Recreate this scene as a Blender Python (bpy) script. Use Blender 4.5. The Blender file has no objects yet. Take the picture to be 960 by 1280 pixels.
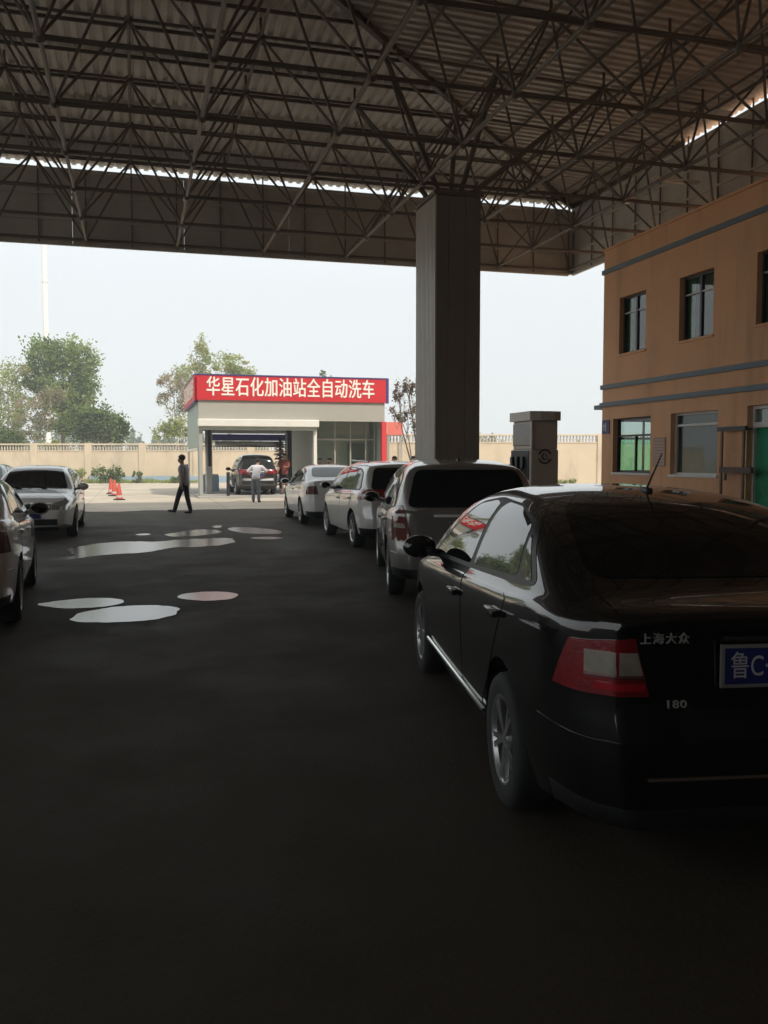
import bpy, bmesh, math, random
import numpy as np
from mathutils import Vector, Matrix, noise as mnoise

random.seed(7)
R = math.radians
S = bpy.context.scene
COL = S.collection

# ------------------------------------------------------------------ camera
# world axes: x = across the forecourt (towards the office), y = along the lanes
A = R(15.6)                      # camera heading, clockwise from the lane direction
PITCH = math.atan(67 / 1107)
EYE = 1.62
cam_d = bpy.data.cameras.new('camera')
cam = bpy.data.objects.new('camera', cam_d)
COL.objects.link(cam)
cam.location = (0, 0, EYE)
cam.rotation_euler = (math.pi / 2 - PITCH, 0, -A)
cam_d.sensor_fit = 'HORIZONTAL'
cam_d.sensor_width = 36
cam_d.lens = 36 * 1107 / 960
cam_d.clip_end = 3000
cam_d.clip_start = 0.05
S.camera = cam

# ------------------------------------------------------------------ light
def cam_dir(X, Z):               # camera-frame ground direction -> world
    return (X * math.cos(A) + Z * math.sin(A), -X * math.sin(A) + Z * math.cos(A))
SUN_EL = R(50)
sx, sy = cam_dir(0.62, -0.78)    # the sun stands behind us, to the right
SUN_AZ = math.atan2(sx, sy)
w = bpy.data.worlds.new('World'); S.world = w
w.use_nodes = True
nt = w.node_tree
sky = nt.nodes.new('ShaderNodeTexSky')
sky.sky_type = 'NISHITA'; sky.sun_disc = False
sky.sun_elevation = SUN_EL; sky.sun_rotation = SUN_AZ
sky.air_density = 1.0; sky.dust_density = 4.0; sky.ozone_density = 1.0
bg = nt.nodes['Background']; bg.inputs['Strength'].default_value = 0.12
hazemix = nt.nodes.new('ShaderNodeMix'); hazemix.data_type = 'RGBA'      # summer haze over the blue
hazemix.inputs['Factor'].default_value = 0.8
hazemix.inputs['B'].default_value = (7.6, 8.0, 8.0, 1)
nt.links.new(sky.outputs[0], hazemix.inputs['A'])
nt.links.new(hazemix.outputs['Result'], bg.inputs[0])
sun_d = bpy.data.lights.new('sun', 'SUN'); sun_d.energy = 3.0; sun_d.angle = R(2.5)
sun_d.color = (1.0, 0.93, 0.82)
sun = bpy.data.objects.new('sun', sun_d); COL.objects.link(sun)
hz = math.cos(SUN_EL); sl = math.hypot(sx, sy)
sun.rotation_euler = Vector((sx / sl * hz, sy / sl * hz, math.sin(SUN_EL))).to_track_quat('Z', 'Y').to_euler()
sun.location = (0, 0, 60)
S.view_settings.view_transform = 'Standard'
S.view_settings.look = 'None'
S.view_settings.gamma = 1
S.view_settings.exposure = 0.55
S.render.engine = 'CYCLES'
S.cycles.max_bounces = 8
S.cycles.diffuse_bounces = 5
S.cycles.use_denoising = True

# ------------------------------------------------------------------ helpers
def CW(X, Z, z=0.0):             # metres right of / ahead of the camera -> world
    u, v = cam_dir(X, Z)
    return (u, v, z)

def tag(o, label=None, cat=None, group=None, kind=None):
    if label: o['label'] = label
    if cat: o['category'] = cat
    if group: o['group'] = group
    if kind: o['kind'] = kind
    return o

def empty(name, loc=(0, 0, 0), rz=0.0, label=None, cat=None, group=None):
    o = bpy.data.objects.new(name, None); COL.objects.link(o)
    o.empty_display_size = 0.3
    o.location = loc; o.rotation_euler = (0, 0, rz)
    return tag(o, label, cat, group)

def link_mesh(name, me, mats, parent=None):
    o = bpy.data.objects.new(name, me); COL.objects.link(o)
    if not isinstance(mats, (list, tuple)): mats = [mats]
    if len(me.materials) == 0:
        for m in mats: me.materials.append(m)
    if parent: o.parent = parent
    return o

def obj(name, bm, mats, parent=None, smooth=False, angle=38):
    if smooth:
        for f in bm.faces: f.smooth = True
        c = R(angle)
        bm.normal_update()
        for e in bm.edges:
            if len(e.link_faces) != 2 or e.calc_face_angle(0) > c: e.smooth = False
    me = bpy.data.meshes.new(name); bm.to_mesh(me); bm.free()
    return link_mesh(name, me, mats, parent)

def pyobj(name, vs, fs, mats, parent=None, mi=None, smooth=False):
    me = bpy.data.meshes.new(name); me.from_pydata(vs, [], fs)
    if smooth: me.polygons.foreach_set('use_smooth', [True] * len(fs))
    if mi is not None: me.polygons.foreach_set('material_index', mi)
    me.update()
    return link_mesh(name, me, mats, parent)

def box(bm, x0, x1, y0, y1, z0, z1, mi=0, bev=0.0, mat=None):
    M = Matrix.Translation(((x0 + x1) / 2, (y0 + y1) / 2, (z0 + z1) / 2)) @ Matrix.Diagonal((x1 - x0, y1 - y0, z1 - z0, 1))
    if mat is not None: M = mat @ M
    r = bmesh.ops.create_cube(bm, size=1, matrix=M)
    fs = {f for v in r['verts'] for f in v.link_faces}
    for f in fs: f.material_index = mi
    if bev > 0:
        es = list({e for v in r['verts'] for e in v.link_edges})
        b = bmesh.ops.bevel(bm, geom=es, offset=bev, segments=2, affect='EDGES', profile=0.6)
        for f in b['faces']: f.material_index = mi

def bar(bm, a, b, r, n=6, r2=None, mi=0):
    a = Vector(a); b = Vector(b); d = b - a
    if d.length < 1e-6: return
    M = Matrix.Translation((a + b) / 2) @ d.to_track_quat('Z', 'Y').to_matrix().to_4x4()
    rr = bmesh.ops.create_cone(bm, cap_ends=True, segments=n, radius1=r, radius2=r if r2 is None else r2, depth=d.length, matrix=M)
    for v in rr['verts']:
        for f in v.link_faces: f.material_index = mi

def rbar(bm, a, b, wd, ht, mi=0):   # rectangular bar along a-b
    a = Vector(a); b = Vector(b); d = b - a
    M = Matrix.Translation((a + b) / 2) @ d.to_track_quat('Y', 'Z').to_matrix().to_4x4() @ Matrix.Diagonal((wd, d.length, ht, 1))
    rr = bmesh.ops.create_cube(bm, size=1, matrix=M)
    for v in rr['verts']:
        for f in v.link_faces: f.material_index = mi

def ball(bm, c, r, sx=1, sy=1, sz=1, sub=1, mi=0):
    rr = bmesh.ops.create_icosphere(bm, subdivisions=sub, radius=r, matrix=Matrix.Translation(c) @ Matrix.Diagonal((sx, sy, sz, 1)))
    for v in rr['verts']:
        for f in v.link_faces: f.material_index = mi

def lathe(bm, prof, n=28, M=None, mi=0):   # prof: (r, h) about local z
    M = M or Matrix()
    rings = []
    for r, h in prof:
        rings.append([bm.verts.new(M @ Vector((r * math.cos(2 * math.pi * k / n), r * math.sin(2 * math.pi * k / n), h))) for k in range(n)])
    for a, b in zip(rings[:-1], rings[1:]):
        for k in range(n):
            f = bm.faces.new((a[k], a[(k + 1) % n], b[(k + 1) % n], b[k])); f.material_index = mi
    return rings

def prism(bm, pts, M, depth, mi=0):   # polygon in local xy, extruded along local z by depth
    a = [bm.verts.new(M @ Vector((x, y, 0))) for x, y in pts]
    b = [bm.verts.new(M @ Vector((x, y, depth))) for x, y in pts]
    n = len(pts)
    fs = [bm.faces.new(a[::-1]), bm.faces.new(b)]
    for i in range(n): fs.append(bm.faces.new((a[i], a[(i + 1) % n], b[(i + 1) % n], b[i])))
    for f in fs: f.material_index = mi

def text_obj(name, body, size, M, m, parent=None, depth=0.01, bold=0.0, align='CENTER', space=1.0, sx=1.0):
    cu = bpy.data.curves.new(name + '_curve', 'FONT')
    cu.body = body; cu.size = size; cu.extrude = depth
    cu.align_x = align; cu.align_y = 'CENTER'; cu.space_character = space
    cu.resolution_u = 4
    t = bpy.data.objects.new(name + '_tmp', cu); COL.objects.link(t)
    dg = bpy.context.evaluated_depsgraph_get()
    me = bpy.data.meshes.new_from_object(t.evaluated_get(dg))
    bpy.data.objects.remove(t); bpy.data.curves.remove(cu)
    me.name = name
    me.materials.clear()
    me.transform(Matrix.Diagonal((sx, 1, 1, 1)))
    if bold > 0:                      # heavier strokes: slightly shifted copies, each a hair prouder
        b = bmesh.new()
        for k, (dx, dy) in enumerate(((-1, 0), (1, 0), (0, 0.6), (0, -0.6), (0, 0))):
            c = me.copy(); c.transform(Matrix.Translation((dx * bold, dy * bold, 0.0007 * k))); b.from_mesh(c); bpy.data.meshes.remove(c)
        b.to_mesh(me); b.free()
    me.transform(M)
    return link_mesh(name, me, m, parent)

def frame_face(o, ex, ey):        # matrix: local x -> ex, local y -> ey, z -> normal
    ex = Vector(ex).normalized(); ey = Vector(ey).normalized(); ez = ex.cross(ey)
    M = Matrix((ex, ey, ez)).transposed().to_4x4()
    return Matrix.Translation(o) @ M

# ------------------------------------------------------------------ materials
def mat(name, col, rough=0.6, metal=0.0, var=0.0, scale=3.0, bump=0.0, bscale=30.0, coat=0.0, spec=0.5, ior=None, dirt=None, dscale=1.2, dcut=(0.5, 0.7), rvar=0.0, stretch=None):
    m = bpy.data.materials.new(name); m.use_nodes = True
    t = m.node_tree; b = t.nodes['Principled BSDF']
    b.inputs['Base Color'].default_value = (*col, 1)
    b.inputs['Roughness'].default_value = rough
    b.inputs['Metallic'].default_value = metal
    b.inputs['Specular IOR Level'].default_value = spec
    if ior: b.inputs['IOR'].default_value = ior
    b.inputs['Coat Weight'].default_value = coat
    b.inputs['Coat Roughness'].default_value = 0.03; b.inputs['Coat IOR'].default_value = 1.7
    geo = t.nodes.new('ShaderNodeNewGeometry')
    src = None
    if var > 0:
        n = t.nodes.new('ShaderNodeTexNoise'); n.inputs['Scale'].default_value = scale; n.inputs['Detail'].default_value = 6
        n.inputs['Roughness'].default_value = 0.6
        t.links.new(geo.outputs['Position'], n.inputs['Vector'])
        r = t.nodes.new('ShaderNodeMapRange'); r.inputs['From Min'].default_value = 0.25; r.inputs['From Max'].default_value = 0.75
        r.inputs['To Min'].default_value = 1 - var; r.inputs['To Max'].default_value = 1 + var
        t.links.new(n.outputs['Fac'], r.inputs['Value'])
        mx = t.nodes.new('ShaderNodeVectorMath'); mx.operation = 'SCALE'
        mx.inputs[0].default_value = col
        t.links.new(r.outputs['Result'], mx.inputs['Scale'])
        src = mx.outputs[0]
        if rvar > 0:
            rr = t.nodes.new('ShaderNodeMapRange'); rr.inputs['From Min'].default_value = 0.3; rr.inputs['From Max'].default_value = 0.7
            rr.inputs['To Min'].default_value = max(0.02, rough - rvar); rr.inputs['To Max'].default_value = min(1, rough + rvar)
            t.links.new(n.outputs['Fac'], rr.inputs['Value']); t.links.new(rr.outputs['Result'], b.inputs['Roughness'])
    if dirt:
        n2 = t.nodes.new('ShaderNodeTexNoise'); n2.inputs['Scale'].default_value = dscale; n2.inputs['Detail'].default_value = 8
        n2.inputs['Roughness'].default_value = 0.65
        if stretch:
            sv = t.nodes.new('ShaderNodeVectorMath'); sv.operation = 'MULTIPLY'; sv.inputs[1].default_value = stretch
            t.links.new(geo.outputs['Position'], sv.inputs[0]); t.links.new(sv.outputs[0], n2.inputs['Vector'])
        else:
            t.links.new(geo.outputs['Position'], n2.inputs['Vector'])
        r2 = t.nodes.new('ShaderNodeMapRange'); r2.inputs['From Min'].default_value = dcut[0]; r2.inputs['From Max'].default_value = dcut[1]
        t.links.new(n2.outputs['Fac'], r2.inputs['Value'])
        mix = t.nodes.new('ShaderNodeMix'); mix.data_type = 'RGBA'
        mix.inputs['A'].default_value = (*col, 1); mix.inputs['B'].default_value = (*dirt, 1)
        if src is not None: t.links.new(src, mix.inputs['A'])
        t.links.new(r2.outputs['Result'], mix.inputs['Factor'])
        src = mix.outputs['Result']
    if src is not None: t.links.new(src, b.inputs['Base Color'])
    if bump > 0:
        n3 = t.nodes.new('ShaderNodeTexNoise'); n3.inputs['Scale'].default_value = bscale; n3.inputs['Detail'].default_value = 5
        t.links.new(geo.outputs['Position'], n3.inputs['Vector'])
        bp = t.nodes.new('ShaderNodeBump'); bp.inputs['Strength'].default_value = bump; bp.inputs['Distance'].default_value = 0.02
        t.links.new(n3.outputs['Fac'], bp.inputs['Height']); t.links.new(bp.outputs[0], b.inputs['Normal'])
    return m

def leaf_mat(name, col):
    m = bpy.data.materials.new(name); m.use_nodes = True
    t = m.node_tree; b = t.nodes['Principled BSDF']
    b.inputs['Base Color'].default_value = (*col, 1); b.inputs['Roughness'].default_value = 0.6
    b.inputs['Specular IOR Level'].default_value = 0.2
    tr = t.nodes.new('ShaderNodeBsdfTranslucent'); tr.inputs[0].default_value = (col[0] * 1.2, col[1] * 1.2, col[2] * 0.7, 1)
    mx = t.nodes.new('ShaderNodeMixShader'); mx.inputs[0].default_value = 0.5
    t.links.new(b.outputs[0], mx.inputs[1]); t.links.new(tr.outputs[0], mx.inputs[2])
    t.links.new(mx.outputs[0], t.nodes['Material Output'].inputs[0])
    return m

def pane_mat(name, tint, refl=0.06):
    m = bpy.data.materials.new(name); m.use_nodes = True
    t = m.node_tree; t.nodes.remove(t.nodes['Principled BSDF'])
    tr = t.nodes.new('ShaderNodeBsdfTransparent'); tr.inputs[0].default_value = (*tint, 1)
    gl = t.nodes.new('ShaderNodeBsdfGlossy'); gl.inputs['Roughness'].default_value = 0.02
    fr = t.nodes.new('ShaderNodeFresnel'); fr.inputs['IOR'].default_value = 1.6
    ad = t.nodes.new('ShaderNodeMath'); ad.operation = 'ADD'; ad.inputs[1].default_value = refl; ad.use_clamp = True
    mx = t.nodes.new('ShaderNodeMixShader')
    gm = t.nodes.new('ShaderNodeNewGeometry'); iv = t.nodes.new('ShaderNodeMath'); iv.operation = 'SUBTRACT'; iv.inputs[0].default_value = 1.0
    t.links.new(gm.outputs['Backfacing'], iv.inputs[1])
    ml = t.nodes.new('ShaderNodeMath'); ml.operation = 'MULTIPLY'     # only the outer face mirrors
    t.links.new(fr.outputs[0], ad.inputs[0]); t.links.new(ad.outputs[0], ml.inputs[0]); t.links.new(iv.outputs[0], ml.inputs[1]); t.links.new(ml.outputs[0], mx.inputs[0])
    t.links.new(tr.outputs[0], mx.inputs[1]); t.links.new(gl.outputs[0], mx.inputs[2])
    t.links.new(mx.outputs[0], t.nodes['Material Output'].inputs[0])
    return m

M = {}
M['steel'] = mat('truss_steel', (0.17, 0.135, 0.108), 0.55, 0.0, var=0.25, scale=2.0)
M['deck'] = mat('roof_deck_sheet', (0.66, 0.61, 0.55), 0.5, 0.0, var=0.12, scale=0.8, dirt=(0.40, 0.33, 0.26), dscale=0.6, dcut=(0.5, 0.8))
M['fascia'] = mat('fascia_sheet', (0.62, 0.58, 0.52), 0.55, 0.0, var=0.12, scale=0.7, dirt=(0.42, 0.38, 0.33), dscale=0.5, dcut=(0.5, 0.8))
M['column'] = mat('column_cladding', (0.46, 0.425, 0.375), 0.45, 0.0, var=0.1, scale=1.5)
M['column_dark'] = mat('column_panel', (0.21, 0.185, 0.165), 0.4, 0.0, var=0.12, scale=1.2)
M['stucco'] = mat('orange_render', (0.82, 0.45, 0.245), 0.8, var=0.07, scale=1.2, bump=0.25, bscale=60, dirt=(0.56, 0.29, 0.155), dscale=1.6, dcut=(0.5, 0.8), stretch=(1, 1, 0.14))
M['band'] = mat('blue_grey_band', (0.16, 0.20, 0.235), 0.6, var=0.12, scale=3)
M['white_frame'] = mat('white_frame', (0.72, 0.70, 0.66), 0.45)
M['dark_frame'] = mat('dark_frame', (0.03, 0.03, 0.032), 0.4)
M['roomdark'] = mat('room_dark', (0.06, 0.06, 0.058), 0.8)
M['green'] = mat('green_curtain', (0.03, 0.34, 0.18), 0.7, var=0.25, scale=6)
M['palecurtain'] = mat('pale_blind', (0.62, 0.66, 0.60), 0.8, var=0.08)
M['greyblind'] = mat('grey_blind', (0.17, 0.19, 0.17), 0.8, var=0.15, scale=4)
M['pane'] = pane_mat('window_pane', (0.80, 0.86, 0.84))
M['pane_low'] = pane_mat('ground_floor_pane', (0.82, 0.88, 0.86), 0.0)
M['pane_dark'] = pane_mat('tinted_pane', (0.30, 0.34, 0.35), 0.12)
M['wall'] = mat('cream_render', (0.62, 0.51, 0.37), 0.85, var=0.08, scale=0.8, bump=0.2, bscale=25, dirt=(0.44, 0.36, 0.27), dscale=0.9, dcut=(0.5, 0.75), stretch=(1, 1, 0.3))
M['walldark'] = mat('precast_grille', (0.50, 0.44, 0.36), 0.85, var=0.15, scale=3)
M['plinth'] = mat('pale_blue_plinth', (0.30, 0.40, 0.50), 0.7, var=0.1)
M['wash_panel'] = mat('wash_panel', (0.37, 0.35, 0.305), 0.55, var=0.05, scale=0.8, dirt=(0.30, 0.275, 0.235), dscale=0.8, dcut=(0.55, 0.9))
M['wash_side'] = mat('wash_side_panel', (0.30, 0.37, 0.33), 0.5, var=0.08)
M['wash_white'] = mat('wash_white', (0.74, 0.71, 0.64), 0.4, var=0.05)
M['wash_grey'] = mat('wash_grey_sheet', (0.42, 0.45, 0.41), 0.5, var=0.08)
M['red'] = mat('sign_red', (0.56, 0.02, 0.028), 0.5, var=0.06, scale=1.5)
M['redpost'] = mat('post_red', (0.60, 0.05, 0.05), 0.5)
M['cream_letter'] = mat('letter_cream', (0.85, 0.80, 0.70), 0.5)
M['navy'] = mat('sign_edge_navy', (0.05, 0.045, 0.16), 0.5)
M['blue'] = mat('wash_blue', (0.07, 0.06, 0.30), 0.45)
M['darkmetal'] = mat('dark_metal', (0.035, 0.035, 0.036), 0.45, 0.4)
M['galv'] = mat('galvanised', (0.48, 0.48, 0.47), 0.4, 0.7, var=0.1)
M['concrete'] = mat('slab_concrete', (0.36, 0.34, 0.31), 0.8, var=0.12, scale=2)
M['pump'] = mat('pump_enamel', (0.52, 0.45, 0.39), 0.4, var=0.06)
M['pumpcap'] = mat('pump_cap', (0.60, 0.55, 0.49), 0.4, var=0.06)
M['black'] = mat('black_plastic', (0.012, 0.012, 0.012), 0.5)
M['tyre'] = mat('tyre_rubber', (0.018, 0.018, 0.018), 0.8, var=0.2, scale=20)
M['alloy'] = mat('alloy', (0.50, 0.50, 0.50), 0.3, 0.85, var=0.1, scale=12)
M['lettering'] = mat('chrome_letters', (0.55, 0.55, 0.54), 0.3, 0.5)
M['badge'] = mat('badge_satin', (0.85, 0.85, 0.83), 0.35)
M['chrome'] = mat('chrome', (0.75, 0.75, 0.75), 0.12, 1.0)
M['carglass'] = mat('car_glass', (0.006, 0.007, 0.008), 0.02, spec=1.0)
M['rearglass'] = mat('rear_glass', (0.006, 0.007, 0.008), 0.05, spec=0.22)
M['arch'] = mat('arch_liner', (0.008, 0.008, 0.008), 0.9)
M['tail_red'] = mat('tail_lamp_red', (0.20, 0.003, 0.009), 0.25, coat=1.0, var=0.35, scale=5, bump=0.15, bscale=60)
M['tail_bright'] = mat('tail_reflector', (0.42, 0.008, 0.02), 0.2, coat=1.0)
M['tail_dark'] = mat('tail_lamp_dim', (0.13, 0.035, 0.03), 0.12, coat=1.0)
M['tail_clear'] = mat('tail_lamp_clear', (0.42, 0.38, 0.33), 0.2, 0.3, coat=1.0, var=0.45, scale=9)
M['lamp_clear'] = mat('head_lamp', (0.45, 0.46, 0.47), 0.12, 0.6, coat=1.0, var=0.5, scale=25)
M['plate'] = mat('number_plate_blue', (0.012, 0.022, 0.15), 0.45)
M['plate_white'] = mat('plate_characters', (0.55, 0.54, 0.56), 0.4)
M['cone'] = mat('cone_orange', (0.50, 0.075, 0.045), 0.6, var=0.2, scale=8)
M['white'] = mat('white_band', (0.8, 0.8, 0.78), 0.5)
M['bark'] = mat('bark', (0.16, 0.12, 0.09), 0.9, var=0.3, scale=6)
M['bark_pale'] = mat('pale_bark', (0.42, 0.38, 0.33), 0.9, var=0.3, scale=6)
M['skin'] = mat('skin', (0.30, 0.17, 0.11), 0.55)
M['hair'] = mat('hair', (0.012, 0.010, 0.009), 0.7)
M['mast'] = mat('mast_white', (0.80, 0.79, 0.74), 0.4)

def paint(name, col, metal=0.0, rough=0.35, dirtc=None, spec=0.5):
    return mat(name, col, rough, metal, coat=1.0, spec=spec, var=0.03, scale=2, dirt=dirtc, dscale=2.5, dcut=(0.55, 0.85))
P_BLACK = paint('paint_black', (0.004, 0.004, 0.0045), 0.0, 0.3, None, 0.05)
P_SILVER = paint('paint_silver', (0.30, 0.29, 0.275), 0.65, 0.38)
P_WHITE = paint('paint_white', (0.80, 0.79, 0.77), 0.0, 0.35)
P_PEARL = paint('paint_pearl', (0.60, 0.585, 0.56), 0.15, 0.35, (0.50, 0.47, 0.43))
P_DARKRED = paint('paint_dark', (0.014, 0.011, 0.009), 0.1, 0.35)
P_TEAL = paint('paint_grey_green', (0.16, 0.22, 0.20), 0.4, 0.35)

# ------------------------------------------------------------------ ground
def ground_material(name, k, tint=(1, 1, 1), joints=0.0):
    m = bpy.data.materials.new(name); m.use_nodes = True
    t = m.node_tree; b = t.nodes['Principled BSDF']; L = t.links.new
    geo = t.nodes.new('ShaderNodeNewGeometry')
    def nz(sc, det=8, ro=0.6):
        n = t.nodes.new('ShaderNodeTexNoise'); n.inputs['Scale'].default_value = sc
        n.inputs['Detail'].default_value = det; n.inputs['Roughness'].default_value = ro
        L(geo.outputs['Position'], n.inputs['Vector']); return n
    r = t.nodes.new('ShaderNodeValToRGB')
    cr = r.color_ramp
    cr.elements[0].position = 0.30; cr.elements[0].color = (0.36 * k * tint[0], 0.31 * k * tint[1], 0.24 * k * tint[2], 1)
    cr.elements[1].position = 0.72; cr.elements[1].color = (0.54 * k * tint[0], 0.475 * k * tint[1], 0.385 * k * tint[2], 1)
    e = cr.elements.new(0.5); e.color = (0.46 * k * tint[0], 0.40 * k * tint[1], 0.32 * k * tint[2], 1)
    n1 = nz(0.35); L(n1.outputs['Fac'], r.inputs['Fac'])
    # fine grit
    n2 = nz(40, 3); rr = t.nodes.new('ShaderNodeMapRange'); rr.inputs['To Min'].default_value = 0.85; rr.inputs['To Max'].default_value = 1.15
    L(n2.outputs['Fac'], rr.inputs['Value'])
    sc = t.nodes.new('ShaderNodeVectorMath'); sc.operation = 'SCALE'
    L(r.outputs['Color'], sc.inputs[0]); L(rr.outputs['Result'], sc.inputs['Scale'])
    # oil and tyre stains
    n3 = nz(0.9, 10, 0.7); r3 = t.nodes.new('ShaderNodeMapRange'); r3.inputs['From Min'].default_value = 0.56; r3.inputs['From Max'].default_value = 0.70
    r3.inputs['To Max'].default_value = 0.75
    L(n3.outputs['Fac'], r3.inputs['Value'])
    mx = t.nodes.new('ShaderNodeMix'); mx.data_type = 'RGBA'
    L(r3.outputs['Result'], mx.inputs['Factor']); L(sc.outputs[0], mx.inputs['A']); mx.inputs['B'].default_value = (0.22 * k * tint[0], 0.19 * k * tint[1], 0.155 * k * tint[2], 1)
    of_ = t.nodes.new('ShaderNodeVectorMath'); of_.inputs[1].default_value = (1.7, 0.9, 0); L(geo.outputs['Position'], of_.inputs[0])
    sep = t.nodes.new('ShaderNodeSeparateXYZ'); L(of_.outputs[0], sep.inputs[0])
    prev = None
    for ax, per in (('X', 4.5), ('Y', 5.5)):
        a1 = t.nodes.new('ShaderNodeMath'); a1.operation = 'PINGPONG'; a1.inputs[1].default_value = per / 2; L(sep.outputs[ax], a1.inputs[0])
        a2 = t.nodes.new('ShaderNodeMath'); a2.operation = 'LESS_THAN'; a2.inputs[1].default_value = 0.012; L(a1.outputs[0], a2.inputs[0])
        if prev is None: prev = a2
        else:
            a3 = t.nodes.new('ShaderNodeMath'); a3.operation = 'MAXIMUM'; L(prev.outputs[0], a3.inputs[0]); L(a2.outputs[0], a3.inputs[1]); prev = a3
    mj = t.nodes.new('ShaderNodeMix'); mj.data_type = 'RGBA'
    jm = t.nodes.new('ShaderNodeMath'); jm.operation = 'MULTIPLY'; jm.inputs[1].default_value = joints; L(prev.outputs[0], jm.inputs[0])
    L(jm.outputs[0], mj.inputs['Factor']); L(mx.outputs['Result'], mj.inputs['A']); mj.inputs['B'].default_value = (0.06 * k, 0.055 * k, 0.05 * k, 1)
    L(mj.outputs['Result'], b.inputs['Base Color'])
    rg = t.nodes.new('ShaderNodeMapRange'); rg.inputs['From Min'].default_value = 0.35; rg.inputs['From Max'].default_value = 0.7
    rg.inputs['To Min'].default_value = 0.85; rg.inputs['To Max'].default_value = 0.6
    L(n3.outputs['Fac'], rg.inputs['Value']); L(rg.outputs['Result'], b.inputs['Roughness'])
    b.inputs['Specular IOR Level'].default_value = 0.2
    bp = t.nodes.new('ShaderNodeBump'); bp.inputs['Strength'].default_value = 0.35; bp.inputs['Distance'].default_value = 0.01
    L(n2.outputs['Fac'], bp.inputs['Height']); L(bp.outputs[0], b.inputs['Normal'])
    return m
bm = bmesh.new()
bmesh.ops.create_grid(bm, x_segments=8, y_segments=8, size=1200)
tag(obj('ground', bm, ground_material('pale_concrete', 1.0, joints=0.6)), 'pale worn concrete yard', 'ground', kind='structure')
bm = bmesh.new()                  # canopy shade put into the colour of a dark ragged-edged ground sheet
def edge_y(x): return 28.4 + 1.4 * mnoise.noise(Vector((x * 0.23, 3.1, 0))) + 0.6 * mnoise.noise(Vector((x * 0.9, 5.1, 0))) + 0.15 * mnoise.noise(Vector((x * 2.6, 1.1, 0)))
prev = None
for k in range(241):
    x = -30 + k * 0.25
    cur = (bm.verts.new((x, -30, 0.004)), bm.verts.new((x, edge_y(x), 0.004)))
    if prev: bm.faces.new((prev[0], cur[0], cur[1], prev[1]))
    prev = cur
tag(obj('forecourt', bm, ground_material('shade_dark_ground', 0.11, (1.0, 0.95, 0.83))), 'forecourt ground with the canopy shade put into its dark colour', 'ground', kind='structure')

# ------------------------------------------------------------------ puddles (outlines measured on the ground)
m_water = bpy.data.materials.new('puddle_water'); m_water.use_nodes = True
_b = m_water.node_tree.nodes['Principled BSDF']
_b.inputs['Base Color'].default_value = (0.05, 0.045, 0.04, 1); _b.inputs['Roughness'].default_value = 0.17
_b.inputs['IOR'].default_value = 4.2
def gpt(px, py):                  # ground point seen at a photo pixel
    cp, sp = math.cos(PITCH), math.sin(PITCH)
    fx, fy = (px - 480) / 1107, (py - 640) / 1107
    dz = -sp - fy * cp; dZ = cp - fy * sp; k = -EYE / dz
    return CW(fx * k, dZ * k)
PUD = {
 'large blue-white oval puddle nearest the camera': [(86, 774), (100, 767), (125, 762), (160, 758), (195, 757), (218, 759), (224, 764), (215, 771), (190, 776), (150, 779), (112, 779), (92, 778)],
 'narrow pale puddle just behind the large oval one': [(40, 756), (62, 753), (85, 750), (120, 748), (150, 749), (158, 752), (148, 757), (120, 760), (85, 762), (60, 760)],
 'thin lens-shaped puddle on the right of the near pair': [(217, 747), (235, 742), (262, 740), (290, 741), (299, 745), (288, 750), (262, 752), (235, 751)],
 'long wavy puddle with a trailing tip at its left end': [(58, 701), (75, 698), (95, 695), (84, 690), (82, 686), (105, 682), (140, 678), (175, 677), (200, 678), (225, 674), (255, 674), (285, 672), (296, 677), (282, 682), (262, 683), (240, 685), (220, 684), (200, 688), (180, 692), (150, 693), (120, 695), (95, 699), (72, 702)],
 'small flat puddle behind the long wavy one': [(205, 668), (222, 666), (240, 663), (262, 662), (277, 664), (274, 667), (250, 670), (228, 671), (210, 671)],
 'curved narrow puddle farther right towards the queue': [(283, 660), (305, 659), (330, 661), (355, 664), (352, 668), (330, 668), (305, 667), (288, 664)],
 'tiny thin puddle sliver left of the curved narrow puddle': [(262, 659), (272, 657), (280, 658), (272, 661)],
 'tiny round puddle beyond the curved narrow puddle': [(308, 673), (330, 671), (352, 672), (356, 674), (330, 675)],
 'small thin puddle streak near the far walking man': [(166, 669), (180, 667), (190, 668), (182, 670)],
}
for lab, pts in PUD.items():
    ws = [Vector(gpt(*p)) for p in pts]
    # smooth the outline
    for _ in range(4):
        n = len(ws); nw = []
        for i in range(n):
            a, b_ = ws[i], ws[(i + 1) % n]
            nw += [a * 0.75 + b_ * 0.25, a * 0.25 + b_ * 0.75]
        ws = nw
    bm = bmesh.new()
    n = len(ws); vs = []
    for i, p in enumerate(ws):
        q = p - sum(ws, Vector()) / n
        k = 1 + 0.09 * mnoise.noise(Vector((p.x * 1.7, p.y * 1.7, 3))) + 0.07 * mnoise.noise(Vector((p.x * 4.5, p.y * 4.5, 7))) + 0.03 * mnoise.noise(Vector((p.x * 14, p.y * 14, 2)))
        vs.append(bm.verts.new((p.x + q.x * (k - 1), p.y + q.y * (k - 1), 0.009)))
    f = bm.faces.new(vs)
    if f.normal.z < 0: f.normal_flip()
    bmesh.ops.triangulate(bm, faces=[f])
    bmesh.ops.recalc_face_normals(bm, faces=bm.faces)
    for f in bm.faces:
        if f.normal.z < 0: f.normal_flip()
    tag(obj('puddle', bm, m_water), lab, 'puddle', 'rain puddles on the forecourt', kind='structure')

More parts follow.
